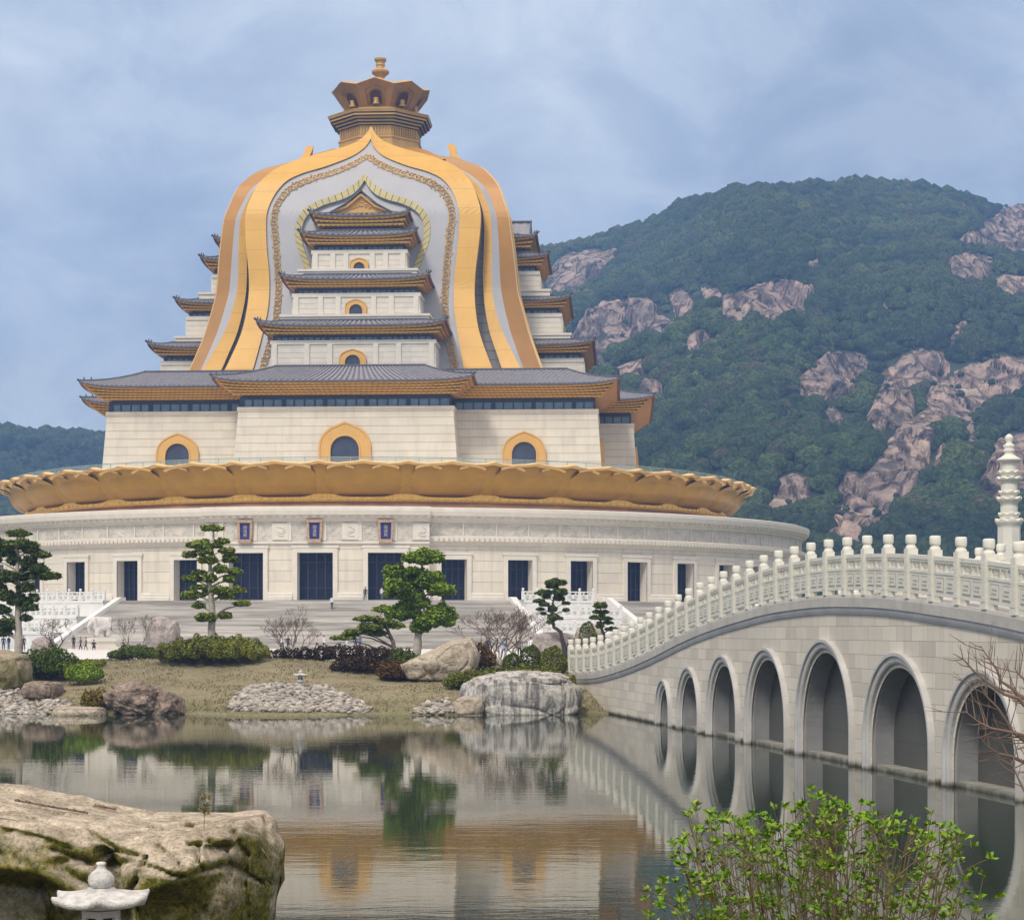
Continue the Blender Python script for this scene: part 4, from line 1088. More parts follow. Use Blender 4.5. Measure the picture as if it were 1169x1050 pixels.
def wramp(fac, stops):
    r = nt_.nodes.new('ShaderNodeValToRGB'); e = r.color_ramp.elements
    while len(e) < len(stops): e.new(.5)
    for i, (p, c) in enumerate(stops): e[i].position = p; e[i].color = (*c, 1)
    nt_.links.new(fac, r.inputs['Fac']); return r.outputs['Color']
def wmix(f, a, b, bt='MIX'):
    n = nt_.nodes.new('ShaderNodeMix'); n.data_type = 'RGBA'; n.blend_type = bt
    for i, x in ((0, f), (6, a), (7, b)):
        if isinstance(x, (int, float)): n.inputs[i].default_value = x
        elif isinstance(x, tuple): n.inputs[i].default_value = (*x, 1)
        else: nt_.links.new(x, n.inputs[i])
    return n.outputs[2]
cl = wramp(wnoise(4.6, 4, .50, .15), [(.36, SKY_A), (.50, SKY_B), (.64, SKY_C)])
cl = wmix(.35, cl, wramp(wnoise(13, 5, .6, .6), [(.38, SKY_A), (.5, SKY_B), (.62, SKY_C)]))
sp = nt_.nodes.new('ShaderNodeSeparateXYZ'); nt_.links.new(tc.outputs['Generated'], sp.inputs[0])
zen = wramp(sp.outputs[2], [(0.0, (1.26, 1.22, 1.13)), (.18, (1.0, 1.0, 1.0)), (.34, (1.0, 1.0, 1.0)), (.62, SKY_Z)])
cl = wmix(1.0, cl, zen, 'MULTIPLY')
col = wmix(.90, sky.outputs['Color'], cl)
nt_.links.new(col, bg.inputs['Color']); bg.inputs['Strength'].default_value = .115
sun = bpy.data.lights.new('sun', 'SUN'); sun.energy = SUN_E; sun.angle = math.radians(12); sun.color = (1.0, .95, .86)
so = bpy.data.objects.new('sun', sun); COL.objects.link(so)
dv = Vector((math.sin(SUN_AZ)*math.cos(SUN_EL), math.cos(SUN_AZ)*math.cos(SUN_EL), math.sin(SUN_EL)))
so.rotation_euler = dv.to_track_quat('Z', 'Y').to_euler()
if HAZE > 0:
    mb = MB(); mb.box(-680, -70, -3.4, 900, 1690, 345)
    ho = mb.build('haze', [])
    hm = bpy.data.materials.new('haze_air'); hm.use_nodes = True; n_ = hm.node_tree.nodes
    for x in list(n_):
        if x.type == 'BSDF_PRINCIPLED': n_.remove(x)
    pv_ = n_.new('ShaderNodeVolumePrincipled'); pv_.inputs['Color'].default_value = (.26, .47, .90, 1); pv_.inputs['Density'].default_value = HAZE
    hm.node_tree.links.new(pv_.outputs[0], n_['Material Output'].inputs['Volume'])
    ho.data.materials.append(hm); tag(ho, kind='stuff')
cam = bpy.data.cameras.new('camera'); co = bpy.data.objects.new('camera', cam); COL.objects.link(co); SC.camera = co
co.location = (0, 0, CZ); co.rotation_euler = (PI/2, 0, 0)
cam.sensor_width = 36; cam.lens = F/1169*36; cam.shift_y = (HY-525)/1169; cam.clip_end = 4000; cam.clip_start = .5
SC.view_settings.view_transform = 'Standard'; SC.view_settings.look = 'None'; SC.view_settings.exposure = EXPO; SC.view_settings.gamma = 1
SC.cycles.max_bounces = 6; SC.cycles.diffuse_bounces = 3; SC.cycles.glossy_bounces = 3; SC.cycles.transparent_max_bounces = 8
SC.cycles.use_denoising = True; SC.cycles.denoising_prefilter = 'NONE'
# =================================================================== THE BRIDGE
BRX, BRY = 7.15, 93.5
BANG = math.atan2(-.989, .146)
BR = empty('stone_arch_bridge', (BRX, BRY, 0), BANG)
tag(BR, 'pale stone humpback bridge with a row of arches and a carved white balustrade', 'bridge')
DZ = [(-40, 2.05), (-23.7, 2.03), (-18, 2.15), (-13.9, 2.40), (-7.66, 2.95), (-2.1, 3.55), (2.67, 4.17), (7, 4.65), (11.3, 5.03), (18.3, 5.52), (24.9, 5.70), (31.6, 5.58), (39.3, 5.10), (42.3, 4.85), (48, 4.25), (53, 3.6), (58, 3.0), (64, 2.45), (70, 2.2), (90, 2.1)]
def dz(t):
    a = np.array(DZ); 
    # smooth the table a little so the deck runs in one sweep
    return float(np.mean([np.interp(t+o, a[:, 0], a[:, 1]) for o in (-2, -1, 0, 1, 2)]))
def flare(t): return -.0012*max(0, -t-10)**2.0          # the far end swings out to the left
BW = 7.0
def bp(t, y, z): return (t, y + (flare(t) if y < BW/2 else -flare(t)), z)
ARCHES = [(.25, 1.0, 1.73), (5.3, 1.6, 2.4), (11.3, 2.06, 3.0), (17.9, 2.4, 3.35), (25.2, 2.7, 3.7), (32.7, 2.6, 3.32), (39.5, 2.25, 2.95), (45.4, 1.75, 2.4), (50.4, 1.1, 1.75)]
def bridge_stone():
    t = NT('bridge_stone'); o = t.sep()
    cv = t.new('ShaderNodeCombineXYZ'); t.lk(o[0], cv.inputs[0]); t.lk(o[2], cv.inputs[1])
    b = t.new('ShaderNodeTexBrick'); t.lk(cv.outputs[0], b.inputs['Vector'])
    b.inputs['Scale'].default_value = 1; b.inputs['Brick Width'].default_value = 1.35; b.inputs['Row Height'].default_value = .46
    b.inputs['Mortar Size'].default_value = .012; b.inputs['Mortar Smooth'].default_value = .3; b.inputs['Bias'].default_value = -.1
    b.inputs['Color1'].default_value = (.70, .64, .53, 1); b.inputs['Color2'].default_value = (.46, .425, .36, 1); b.inputs['Mortar'].default_value = (.24, .225, .20, 1)
    n = t.noise(.5, 6, .65); col = t.mix(.34, b.outputs['Color'], t.ramp(n, [(.3, (.50, .455, .38)), (.7, (.72, .665, .565))]))
    st = t.noise(2.2, 5, .65, stretch=(1, 1, .08))
    col = t.mix(t.math('MULTIPLY', t.ramp(st, [(.52, (0,0,0)), (.8, (1,1,1))]), .35), col, (.34, .32, .28))
    low = t.math('SUBTRACT', 1.0, t.math('MULTIPLY', t.math('ADD', o[2], t.math('MULTIPLY', t.noise(1.5, 4), .22)), 3.0)); low.node.use_clamp = True
    col = t.mix(t.math('MULTIPLY', low, 1.5), col, (.06, .05, .03))
    t.base(col); t.bump(t.math('ADD', t.math('MULTIPLY', b.outputs['Fac'], -1), t.math('MULTIPLY', t.noise(14, 4), .3)), .35, .03)
    return t.fin(.8, 0, .2)
M['bstone'] = bridge_stone()
M['bring'] = mat_plain('arch_ring_stone', (.47, .46, .435), .12, 1.4, .75, bump=.2, bscale=12)
M['bnicheshade'] = mat_stone('niche_wall_shaded_stone', (.095, .094, .084), .95, .012, streak=.2, var=.16, grime=(.12, .115, .09))  # recess shade put into the dark wall colour; grime only streaks it
M['bfas'] = mat_plain('cornice_fascia_stone', (.50, .475, .425), .16, 1.1, .75, bump=.2, bscale=10)
M['brevealshade'] = mat_plain('arch_reveal_shaded_stone', (.24, .238, .235), .14, 1.4, .75, bump=.2, bscale=12)  # ring stone darkened: shade inside the arch put into the colour
def tide(m, k=2.2):
    nt = m.node_tree; pb = nt.nodes['Principled BSDF']; src = pb.inputs['Base Color'].links[0].from_socket
    tc = nt.nodes.new('ShaderNodeTexCoord'); sp = nt.nodes.new('ShaderNodeSeparateXYZ'); nt.links.new(tc.outputs['Object'], sp.inputs[0])
    nz = nt.nodes.new('ShaderNodeTexNoise'); nz.inputs['Scale'].default_value = 2.0; nt.links.new(tc.outputs['Object'], nz.inputs['Vector'])
    a = nt.nodes.new('ShaderNodeMath'); a.operation = 'MULTIPLY_ADD'; nt.links.new(nz.outputs['Fac'], a.inputs[0]); a.inputs[1].default_value = .30; nt.links.new(sp.outputs[2], a.inputs[2])
    r = nt.nodes.new('ShaderNodeValToRGB'); e = r.color_ramp.elements; e[0].position = .15; e[0].color = (.95, .95, .95, 1); e[1].position = .30; e[1].color = (0, 0, 0, 1); nt.links.new(a.outputs[0], r.inputs['Fac'])
    mx = nt.nodes.new('ShaderNodeMix'); mx.data_type = 'RGBA'; nt.links.new(r.outputs['Color'], mx.inputs[0]); nt.links.new(src, mx.inputs[6]); mx.inputs[7].default_value = (.055, .05, .028, 1)
    nt.links.new(mx.outputs[2], pb.inputs['Base Color'])
M['bgrey'] = mat_plain('cornice_grey_stone', (.44, .44, .445), .14, .8, .7, bump=.2, bscale=10)
M['bledge'] = mat_plain('ledge_stone', (.27, .26, .21), .3, 1.5, .7)
for k_ in ('bstone', 'bring', 'brevealshade', 'bnicheshade', 'bledge'): tide(M[k_])
M['bmarble'] = mat_plain('bridge_marble', (.66, .64, .55), .07, 1.6, .6, bump=.25, bscale=14)
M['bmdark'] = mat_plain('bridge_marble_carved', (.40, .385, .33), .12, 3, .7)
M['deck'] = mat_plain('bridge_deck_stone', (.5, .49, .46), .1, .6, .8)
def arch_z(t, a):                        # opening height at t
    c, w, h = a; d = (t-c)/w
    if abs(d) >= 1: return None
    zs = h*.28
    return zs + (h-zs)*math.sqrt(max(0, 1-d*d))
ts = list(np.arange(-24.5, 88.01, 1.0))
for c, w, h in ARCHES:
    ts = [t for t in ts if not (c-w-.01 <= t <= c+w+.01)] + [c-w*math.cos(a) for a in np.linspace(0, PI, 33)]
ts = sorted(ts)
mb = MB(); ZL0 = -1.5; CT = .62
def inside(tm):
    for a in ARCHES:
        if abs(tm-a[0]) < a[1]: return a
for yy in (0.0, BW):
    for t0, t1 in zip(ts[:-1], ts[1:]):
        a = inside((t0+t1)/2); f = lambda t: (dz(t)-CT)
        if a and yy == 0.0:
            z0 = arch_z(t0, a); z1 = arch_z(t1, a); z0 = a[2]*.28 if z0 is None else z0; z1 = a[2]*.28 if z1 is None else z1
            mb.quad(bp(t0, yy, z0), bp(t1, yy, z1), bp(t1, yy, f(t1)), bp(t0, yy, f(t0)))
        else: mb.quad(bp(t0, yy, ZL0), bp(t1, yy, ZL0), bp(t1, yy, f(t1)), bp(t0, yy, f(t0)))
for t in (-24.5, 88): mb.quad(bp(t, 0, ZL0), bp(t, BW, ZL0), bp(t, BW, dz(t)-.02), bp(t, 0, dz(t)-.02))
mb.build('bridge_wall', [M['bstone']], BR)
ND = .72
for a in ARCHES:
    c, w, h = a; zs = h*.28
    def outl(o, n=32): return [(c-(w+o), ZL0)]+[(c-(w+o)*math.cos(x), zs+(h-zs+o)*math.sin(x)) for x in np.linspace(0, PI, n)]+[(c+(w+o), ZL0)]
    mb = MB()
    prof = [(0, .10), (.12, .10), (.14, -.10), (.20, -.13), (.34, -.13), (.36, -.20), (.46, -.20), (.46, .02)]     # (outward, y) section of the moulded ring; y<0 is proud
    for (o0, y0), (o1, y1) in zip(prof[:-1], prof[1:]):
        A, B = outl(o0), outl(o1)
        for i in range(len(A)-1): mb.quad((A[i][0], y0, A[i][1]), (B[i][0], y1, B[i][1]), (B[i+1][0], y1, B[i+1][1]), (A[i+1][0], y0, A[i+1][1]))
    A = outl(0)
    mb.build('arch_ring', [M['bring']], BR)
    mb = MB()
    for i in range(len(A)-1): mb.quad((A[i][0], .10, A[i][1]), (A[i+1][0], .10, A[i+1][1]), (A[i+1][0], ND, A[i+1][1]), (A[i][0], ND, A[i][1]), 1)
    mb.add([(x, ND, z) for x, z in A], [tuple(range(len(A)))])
    nb = mb.build('arch_niche', [M['bnicheshade'], M['brevealshade']], BR)
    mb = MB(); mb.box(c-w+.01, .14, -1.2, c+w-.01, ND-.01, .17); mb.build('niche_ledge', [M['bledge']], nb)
# cornice, deck
mb = MB()
tt = list(np.arange(-24.5, 88.1, .8))
for s_, y0 in ((-1, 0.0), (1, BW)):
    pr = [(.0, -.66), (.05, -.645), (.09, -.55), (.11, -.48), (.075, -.465), (.075, -.42), (.14, -.40), (.16, -.10), (.145, 0.0), (-.55, 0.0)]
    for t0, t1 in zip(tt[:-1], tt[1:]):
        for q_, ((o0, z0), (o1, z1)) in enumerate(zip(pr[:-1], pr[1:])):
            mb.quad(bp(t0, y0+s_*o0, dz(t0)+z0), bp(t1, y0+s_*o0, dz(t1)+z0), bp(t1, y0+s_*o1, dz(t1)+z1), bp(t0, y0+s_*o1, dz(t0)+z1), 1 if q_ >= 6 else 0)
mb.build('bridge_cornice', [M['bgrey'], M['bfas']], BR)
mb = MB()
for t0, t1 in zip(tt[:-1], tt[1:]): mb.quad(bp(t0, .5, dz(t0)-.02), bp(t1, .5, dz(t1)-.02), bp(t1, BW-.5, dz(t1)-.02), bp(t0, BW-.5, dz(t0)-.02))
mb.build('bridge_deck', [M['deck']], BR)
# balustrade
def post_mesh():
    mb = MB(); q = .165
    mb.box(-q, -q, 0, q, q, 1.40); mb.box(-q+.035, -q-.012, .2, q-.035, q+.012, 1.28)
    mb.box(-q, -q, 1.40, q, q, 1.50)
    return mb.mesh('post', [M['bmarble']])
def cap_mesh():
    mb = MB(); mb.lathe([(.165, 1.50), (.168, 1.535), (.14, 1.58), (.122, 1.61), (.13, 1.635), (.156, 1.66), (.164, 1.70), (.167, 1.79), (.163, 1.87), (.148, 1.91), (.12, 1.92), (.001, 1.92)], 14)
    return mb.mesh('capital', [M['bmarble']], True)
PM_, CM_ = post_mesh(), cap_mesh()
PT = [31.7+2.05*k for k in range(-27, 19)]
def bal_panel(t0, t1, y):
    mb = MB(); L = t1-t0
    def P(s, o, h): t = t0+s; y_ = y+(flare(t) if y < BW/2 else -flare(t)); return (t, y_+o, dz(t)+h)
    def B(s0, s1, o0, o1, h0, h1, mi=0, h0b=None, h1b=None):
        vs = [P(s0, o0, h0), P(s1, o0, h0), P(s1, o1, h0), P(s0, o1, h0), P(s0, o0, h1), P(s1, o0, h1), P(s1, o1, h1), P(s0, o1, h1)]
        mb.add(vs, [(0,3,2,1),(4,5,6,7),(0,1,5,4),(1,2,6,5),(2,3,7,6),(3,0,4,7)], mi)
    e0, e1 = .19, L-.19
    B(e0, e1, -.11, .11, 1.20, 1.32); B(e0, e1, -.09, .09, 1.13, 1.20)
    B(e0, e1, -.08, .08, .16, .86); B(e0, e1, -.10, .10, .80, .88)
    W_ = e1-e0
    for s in (e0+.07, e0+W_*.5, e1-.07):                        # cloud-and-vase supports
        B(s-.05, s+.05, -.06, .06, .88, 1.13); 
    for s in (e0+W_*.25, e0+W_*.75):
        B(s-.035, s+.035, -.05, .05, .88, 1.0); B(s-.11, s+.11, -.05, .05, .98, 1.02); B(s-.05, s+.05, -.05, .05, 1.02, 1.13)
        for y_ in (-1, 1):                                        # sunk panels with carved scrolls
            o0, o1 = (-.087, -.08) if y_ < 0 else (.08, .087)
            hw = W_*.19
            B(s-hw, s+hw, o0, o1, .28, .72, 1)
            o0, o1 = (-.10, -.087) if y_ < 0 else (.087, .10)
            B(s-hw+.05, s+hw-.05, o0, o1, .33, .67); 
            o0, o1 = (-.107, -.10) if y_ < 0 else (.10, .107)
            B(s-hw+.12, s+hw-.15, o0, o1, .42, .47, 1); B(s-hw+.16, s+hw-.11, o0, o1, .53, .58, 1)
    B(e0, e0+.28, -.07, .07, 0, .16); B(e1-.28, e1, -.07, .07, 0, .16)
    mb.build('balustrade_panel', [M['bmarble'], M['bmdark']], BR)
for y in (-.02, BW+.02):
    for i, t in enumerate(PT):
        yy = y+(flare(t) if y < BW/2 else -flare(t))
        p = link('post', PM_, BR, (t, yy, dz(t)-.01)); link('capital', CM_, p)
        if i+1 < len(PT): bal_panel(t, PT[i+1], y)

# white stone pagoda behind the bridge
def pagoda():
    Y = 96.0; x, _, _ = at(1152, 700, Y); s = Y/F
    zt = CZ+(HY-495)*s
    root = empty('stone_pagoda', (x, Y, 1.9)); tag(root, 'slender white stone pagoda with stacked lotus tiers rising behind the bridge', 'pagoda')
    zz = lambda py: CZ+(HY-py)*s-1.9
    mb = MB(); r = 13.5*s
    mb.lathe([(r*1.35, 0), (r*1.35, .6), (r*1.1, .8), (r, 1.0), (r*.97, zz(603)), (r*1.0, zz(601))], 8); mb.build('shaft', [M['bmarble']], root)
    def tier(y0, y1, rb, rt, up):
        mb = MB(); n = 16; a = []
        mb.lathe([(rb*s, zz(y0)), (rb*s*1.02, zz(y0-2)), (rt*s*.9, zz((y0+y1)/2)), (rt*s, zz(y1+1)), (rt*s*.97, zz(y1)), (rb*s*.8, zz(y1-.5))], 48)
        for i in range(len(mb.v)):          # petal scallops
            v = mb.v[i]; rr = math.hypot(v[0], v[1]); a_ = math.atan2(v[1], v[0]); k = 1+(.04*(math.cos(8*a_))) * max(0, (rr/(rt*s)-.75))*4*.5
            zz_ = v[2]+ (.05*up*math.cos(8*a_) if rr > rt*s*.93 else 0)
            mb.v[i] = (v[0]*k, v[1]*k, zz_)
        mb.build('lotus_tier', [M['bmarble']], root, True)
    def drum(y0, y1, r_):
        mb = MB(); mb.lathe([(r_*s, zz(y0)), (r_*1.04*s, zz((y0+y1)/2)), (r_*s, zz(y1))], 16); mb.build('tier_drum', [M['bmarble']], root, True)
    for y0, y1, rb, rt in ((603, 593, 12, 16), (592, 586, 10.5, 12.5), (576, 568, 10, 14.3), (567, 561, 9, 12), (552, 545, 9.5, 14), (544, 538, 9, 12)):
        tier(y0, y1, rb, rt, 1.2)
    drum(586, 576, 9.5); drum(561, 551, 9); drum(540, 527, 8.5)
    mb = MB(); mb.lathe([(8*s, zz(529)), (13.5*s, zz(526)), (13.8*s, zz(524.5)), (9*s, zz(521.5)), (5.5*s, zz(519)), (4.8*s, zz(517)), (6.5*s, zz(515.5)), (6.5*s, zz(513.5)), (5*s, zz(512)), (6.5*s, zz(510)), (6.5*s, zz(508.5)), (4*s, zz(506.5)), (3*s, zz(505)), (4.8*s, zz(501.5)), (4.6*s, zz(498.5)), (2.5*s, zz(496.3)), (.001, zz(495))], 20)
    mb.build('finial', [M['bmarble']], root, True)
pagoda()
# =================================================================== GARDEN
def leaf_quads(P, size, up=.5, aspect=1.6, jit=.35):
    """leaf-sized quads at the points P, tilted at random with a bias towards facing up"""
    n = len(P); P = np.asarray(P, float)
    N = rng.normal(size=(n, 3)); N[:, 2] = np.abs(N[:, 2]) + up; N /= np.linalg.norm(N, axis=1)[:, None]
    A = np.cross(N, rng.normal(size=(n, 3))); A /= np.linalg.norm(A, axis=1)[:, None]; B = np.cross(N, A)
    s = (size*(1+jit*rng.uniform(-1, 1, n)))[:, None]
    V = np.stack([P-A*s*aspect/2, P+B*s*.5, P+A*s*aspect/2, P-B*s*.5], 1).reshape(-1, 3)
    return V, np.arange(4*n).reshape(n, 4)
def pad_points(c, rx, ry, rz, n, shell=.6, lf=.16):
    d = rng.normal(size=(n, 3)); d /= np.linalg.norm(d, axis=1)[:, None]
    r = (shell + (1-shell)*rng.random(n)**.5)[:, None]
    lump = 1+lf*np.sin(d[:, :1]*7+c[0]*5)+lf*.9*np.sin(d[:, 1:2]*8+c[2]*3)
    p = d*r*lump*[rx, ry, rz]; p[:, 2] = np.where(p[:, 2] < 0, p[:, 2]*.55, p[:, 2])
    return p + np.asarray(c)
M['pine'] = leafy_mat('pine_needles', [(.030, .058, .014), (.055, .092, .020), (.085, .125, .026), (.045, .075, .018), (.12, .16, .035)])
M['podo'] = leafy_mat('podocarpus_leaves', [(.030, .064, .012), (.050, .100, .016), (.080, .140, .022), (.040, .080, .014), (.115, .175, .03)])
M['darkpine'] = leafy_mat('dark_pine_needles', [(.018, .036, .014), (.032, .056, .018), (.05, .08, .024), (.025, .045, .015), (.065, .095, .03)])
M['hedge'] = leafy_mat('hedge_leaves', [(.045, .075, .016), (.075, .11, .024), (.11, .14, .03), (.06, .09, .02), (.15, .165, .04)])
M['dhedge'] = leafy_mat('dark_shrub_leaves', [(.020, .042, .012), (.034, .066, .016), (.05, .09, .02), (.028, .05, .014), (.08, .12, .026)])
M['maroon'] = leafy_mat('maroon_hedge_leaves', [(.026, .018, .016), (.040, .026, .022), (.032, .028, .018), (.048, .034, .026), (.026, .024, .014)])
M['brownbush'] = leafy_mat('brown_shrub_leaves', [(.060, .036, .020), (.085, .055, .026), (.05, .045, .018), (.11, .07, .035), (.04, .05, .016)])
M['goldgrass'] = leafy_mat('golden_grass', [(.20, .14, .025), (.28, .20, .04), (.24, .20, .05), (.16, .15, .035), (.34, .26, .06)])
M['bark'] = mat_plain('bark_grey_brown', (.16, .13, .10), .3, 3, .9, bump=.8, bscale=9)
M['barkpale'] = mat_plain('bark_pale', (.42, .37, .31), .25, 3, .9, bump=.6, bscale=9)
M['barkdark'] = mat_plain('bark_dark', (.055, .045, .045), .3, 3, .9, bump=.6, bscale=9)
M['twig'] = mat_plain('twig_brown', (.17, .12, .095), .25, 3, .9)

def brighten(n, k):
    r = [x for x in M[n].node_tree.nodes if x.type == 'VALTORGB']
    for x in r:
        if len(x.color_ramp.elements) > 2:
            for e in x.color_ramp.elements: e.color = (min(1, e.color[0]*k*1.28), min(1, e.color[1]*k), min(1, e.color[2]*k*.55), 1)
for n_, k_ in (('pine', 3.7), ('podo', 3.8), ('darkpine', 3.5), ('hedge', 2.1), ('dhedge', 2.4), ('maroon', 1.5), ('brownbush', 1.6)): brighten(n_, k_)
def thing(name, loc, label, cat, group=None, rz=0):
    return tag(empty(name, loc, rz), label, cat, group)

def pad_tree(name, label, cat, px0, sc, oy, Y, pads, trunk, leafmat, bark, dens=1.0, leaf=.16, group=None, base=None, limbs=True, deep=1.1):
    """cloud-pruned tree; pads and trunk are read off the photo in a zoom of scale sc and given their own depth about Y"""
    x = lambda zx: (px0+zx/sc-CX)/F*Y
    z = lambda zy: CZ-(oy+zy/sc-HY)/F*Y
    k = Y/F/sc
    b = trunk[0]; bx, bz = x(b[0]), (base if base is not None else H(x(b[0]), Y)-.1)
    root = thing(name, (bx, Y, bz), label, cat, group)
    o = np.array([bx, Y, bz])
    mb = MB(); path = [(x(t[0])-bx, (t[3] if len(t) > 3 else 0), z(t[1])-bz) for t in trunk]; path[0] = (0, 0, 0)
    rr = [t[2]*k for t in trunk]; rr[0] *= 1.15
    # wiggle the trunk a little between the points
    pp, r2 = [], []
    for i in range(len(path)-1):
        for f in np.linspace(0, 1, 4, endpoint=False):
            pp.append(tuple(path[i][q]+(path[i+1][q]-path[i][q])*f+(random.uniform(-1, 1)*.25*rr[i] if 0 < f else 0) for q in range(3))); r2.append(rr[i]+(rr[i+1]-rr[i])*f)
    pp.append(path[-1]); r2.append(rr[-1]); mb.tube(pp, r2, 8)
    allp = []; lim = MB()
    for i, (zx, zy, rx, rz) in enumerate(pads):
        copies = [(zx, zy, rx, rz, random.uniform(-.55, .55)*rx*k)]
        if rx < 75 and random.random() < .45*deep: copies.append((zx+random.uniform(-.4, .4)*rx, zy+random.uniform(-.3, .3)*rz, rx*.8, rz*.8, random.choice((-1, 1))*random.uniform(.9, 1.7)*rx*k))
        for cx, cy, ax, az, dy in copies:
            c = (x(cx)-bx, dy, z(cy)-bz); w, h = ax*k, az*k
            n = int(dens*(900*w*w+260*w)*1.5)+50
            allp.append(pad_points(c, w, w*.92, h, n))
            # limb from the trunk to the pad
            j = min(range(len(pp)), key=lambda q: abs(pp[q][2]-(c[2]-.35*abs(c[0]-pp[q][0])-.2*h)))
            p0 = pp[j]; L = math.dist(p0, c)
            if limbs and L > .25:
                m = ((p0[0]+c[0])/2, (p0[1]+c[1])/2, (p0[2]+c[2])/2+.06*L)
                lim.tube([p0, m, (c[0], c[1], c[2]-h*.25)], [max(.025, r2[j]*.5), max(.02, r2[j]*.32), .015], 5)
    tk = mb.build('trunk', [bark], root, True)
    if lim.v: lim.build('branch', [bark], tk, True)
    V, Fq = leaf_quads(np.concatenate(allp), leaf, .7, 1.8)
    link('crown', np_mesh('crown', V, Fq, leafmat), root)
    return root

T1P = [(130,120,80,28),(150,200,110,40),(30,240,60,60),(290,270,60,25),(90,300,50,50),(200,330,60,50),(330,420,90,35),(280,370,60,40),(60,430,70,50),(160,420,70,60),(190,500,60,40),(240,575,40,35),(120,590,60,60),(40,560,60,50),(200,640,50,35),(180,715,40,28),(40,760,70,50),(10,820,60,30),(-60,300,80,45),(-90,400,90,45),(-40,500,80,45),(-80,640,80,40),(-30,180,70,35),(220,240,60,30),(10,660,60,40)]
pad_tree('pine_tree', 'tall dense dark pine with pale trunk at the left edge of the garden', 'pine tree', 0, 6.17, 590, 121, T1P, [(130,950,30),(132,800,26),(130,640,22),(125,420,16),(125,250,10),(122,110,5)], M['darkpine'], M['barkpale'], 1.0, .15, deep=1.4)
T2P = [(262,98,50,18),(195,180,45,22),(305,160,35,15),(225,210,45,18),(150,225,35,18),(240,250,50,22),(330,205,40,18),(345,245,40,25),(300,295,32,25),(370,305,32,18),(345,338,35,20),(200,310,28,14),(165,340,50,22),(200,380,35,12),(250,340,35,25),(165,418,50,22),(235,405,24,16),(300,400,40,25),(370,395,40,20),(330,425,40,18),(402,458,38,16),(195,468,28,18),(235,527,55,23),(318,517,37,18),(270,180,26,12),(225,158,20,9)]
pad_tree('pine_tree', 'slim cloud-pruned pine with separate flat foliage pads standing behind the olive hedge', 'pine tree', 180, 4.2, 580, 124, T2P, [(262,660,20),(262,520,17),(256,420,14),(246,340,12),(252,250,8),(266,160,6),(268,95,4)], M['pine'], M['barkpale'], 1.15, .14, deep=.5)
T3P = [(325,185,80,42),(200,255,58,45),(215,335,60,45),(330,290,80,52),(402,330,56,36),(290,380,65,48),(235,430,70,48),(400,440,65,58),(310,495,40,38),(270,250,40,25),(370,265,45,22),(190,300,45,40),(345,470,50,40),(430,470,36,28),(365,180,40,30),(250,345,50,40)]
pad_tree('podocarpus_tree', 'bushy bright green tree of rounded foliage clouds before the right-hand portico doors', 'tree', 400, 3.897, 590, 122, T3P, [(298,625,20),(300,540,17),(305,440,14),(300,340,10),(318,240,7),(322,180,4)], M['podo'], M['barkpale'], 1.3, .13, deep=1.2)
TAP = [(613,35,70,32),(525,110,60,26),(640,105,60,32),(490,170,35,16),(545,140,30,16),(530,195,35,15),(500,230,25,12),(690,185,30,10),(690,237,25,14),(640,150,40,28),(520,262,20,12),(590,230,30,36),(600,290,40,28),(650,300,16,10),(570,325,26,16),(585,60,40,22)]
pad_tree('pine_tree', 'small leaning cloud-pruned pine with an umbrella top, between the balustrades and the round shrubs', 'pine tree', 540, 6.494, 660, 150, TAP, [(700,440,18),(650,395,14,0),(600,365,13),(585,280,10),(590,190,8),(610,100,6),(614,40,4)], M['darkpine'], M['barkdark'], 1.6, .13, deep=.5)
TBP = [(945,205,55,26),(920,250,30,13),(980,250,30,12),(905,292,35,18),(985,300,45,14),(1002,330,30,13),(940,352,30,28),(1030,377,40,16),(955,275,26,14)]
pad_tree('pine_tree', 'smallest cloud-pruned pine, directly behind the left end of the bridge railing', 'pine tree', 540, 6.494, 660, 146, TBP, [(985,470,14),(975,420,12),(950,370,9),(945,300,7),(945,210,4)], M['darkpine'], M['barkdark'], 1.6, .13, deep=.5)
TSP = [(820,215,90,22),(930,150,80,26),(850,265,100,24),(760,300,90,18),(650,340,70,15),(880,310,60,24),(990,190,60,30),(930,240,70,26),(700,318,60,16),(1010,260,50,26)]
pad_tree('pine_tree', 'low spreading pine with long flat layered boughs beside the bushy rounded tree', 'pine tree', 280, 5.845, 670, 134, TSP, [(1000,440,16),(985,360,14),(960,310,11),(930,250,8),(900,190,5)], M['pine'], M['bark'], 1.1, .14, deep=.8)

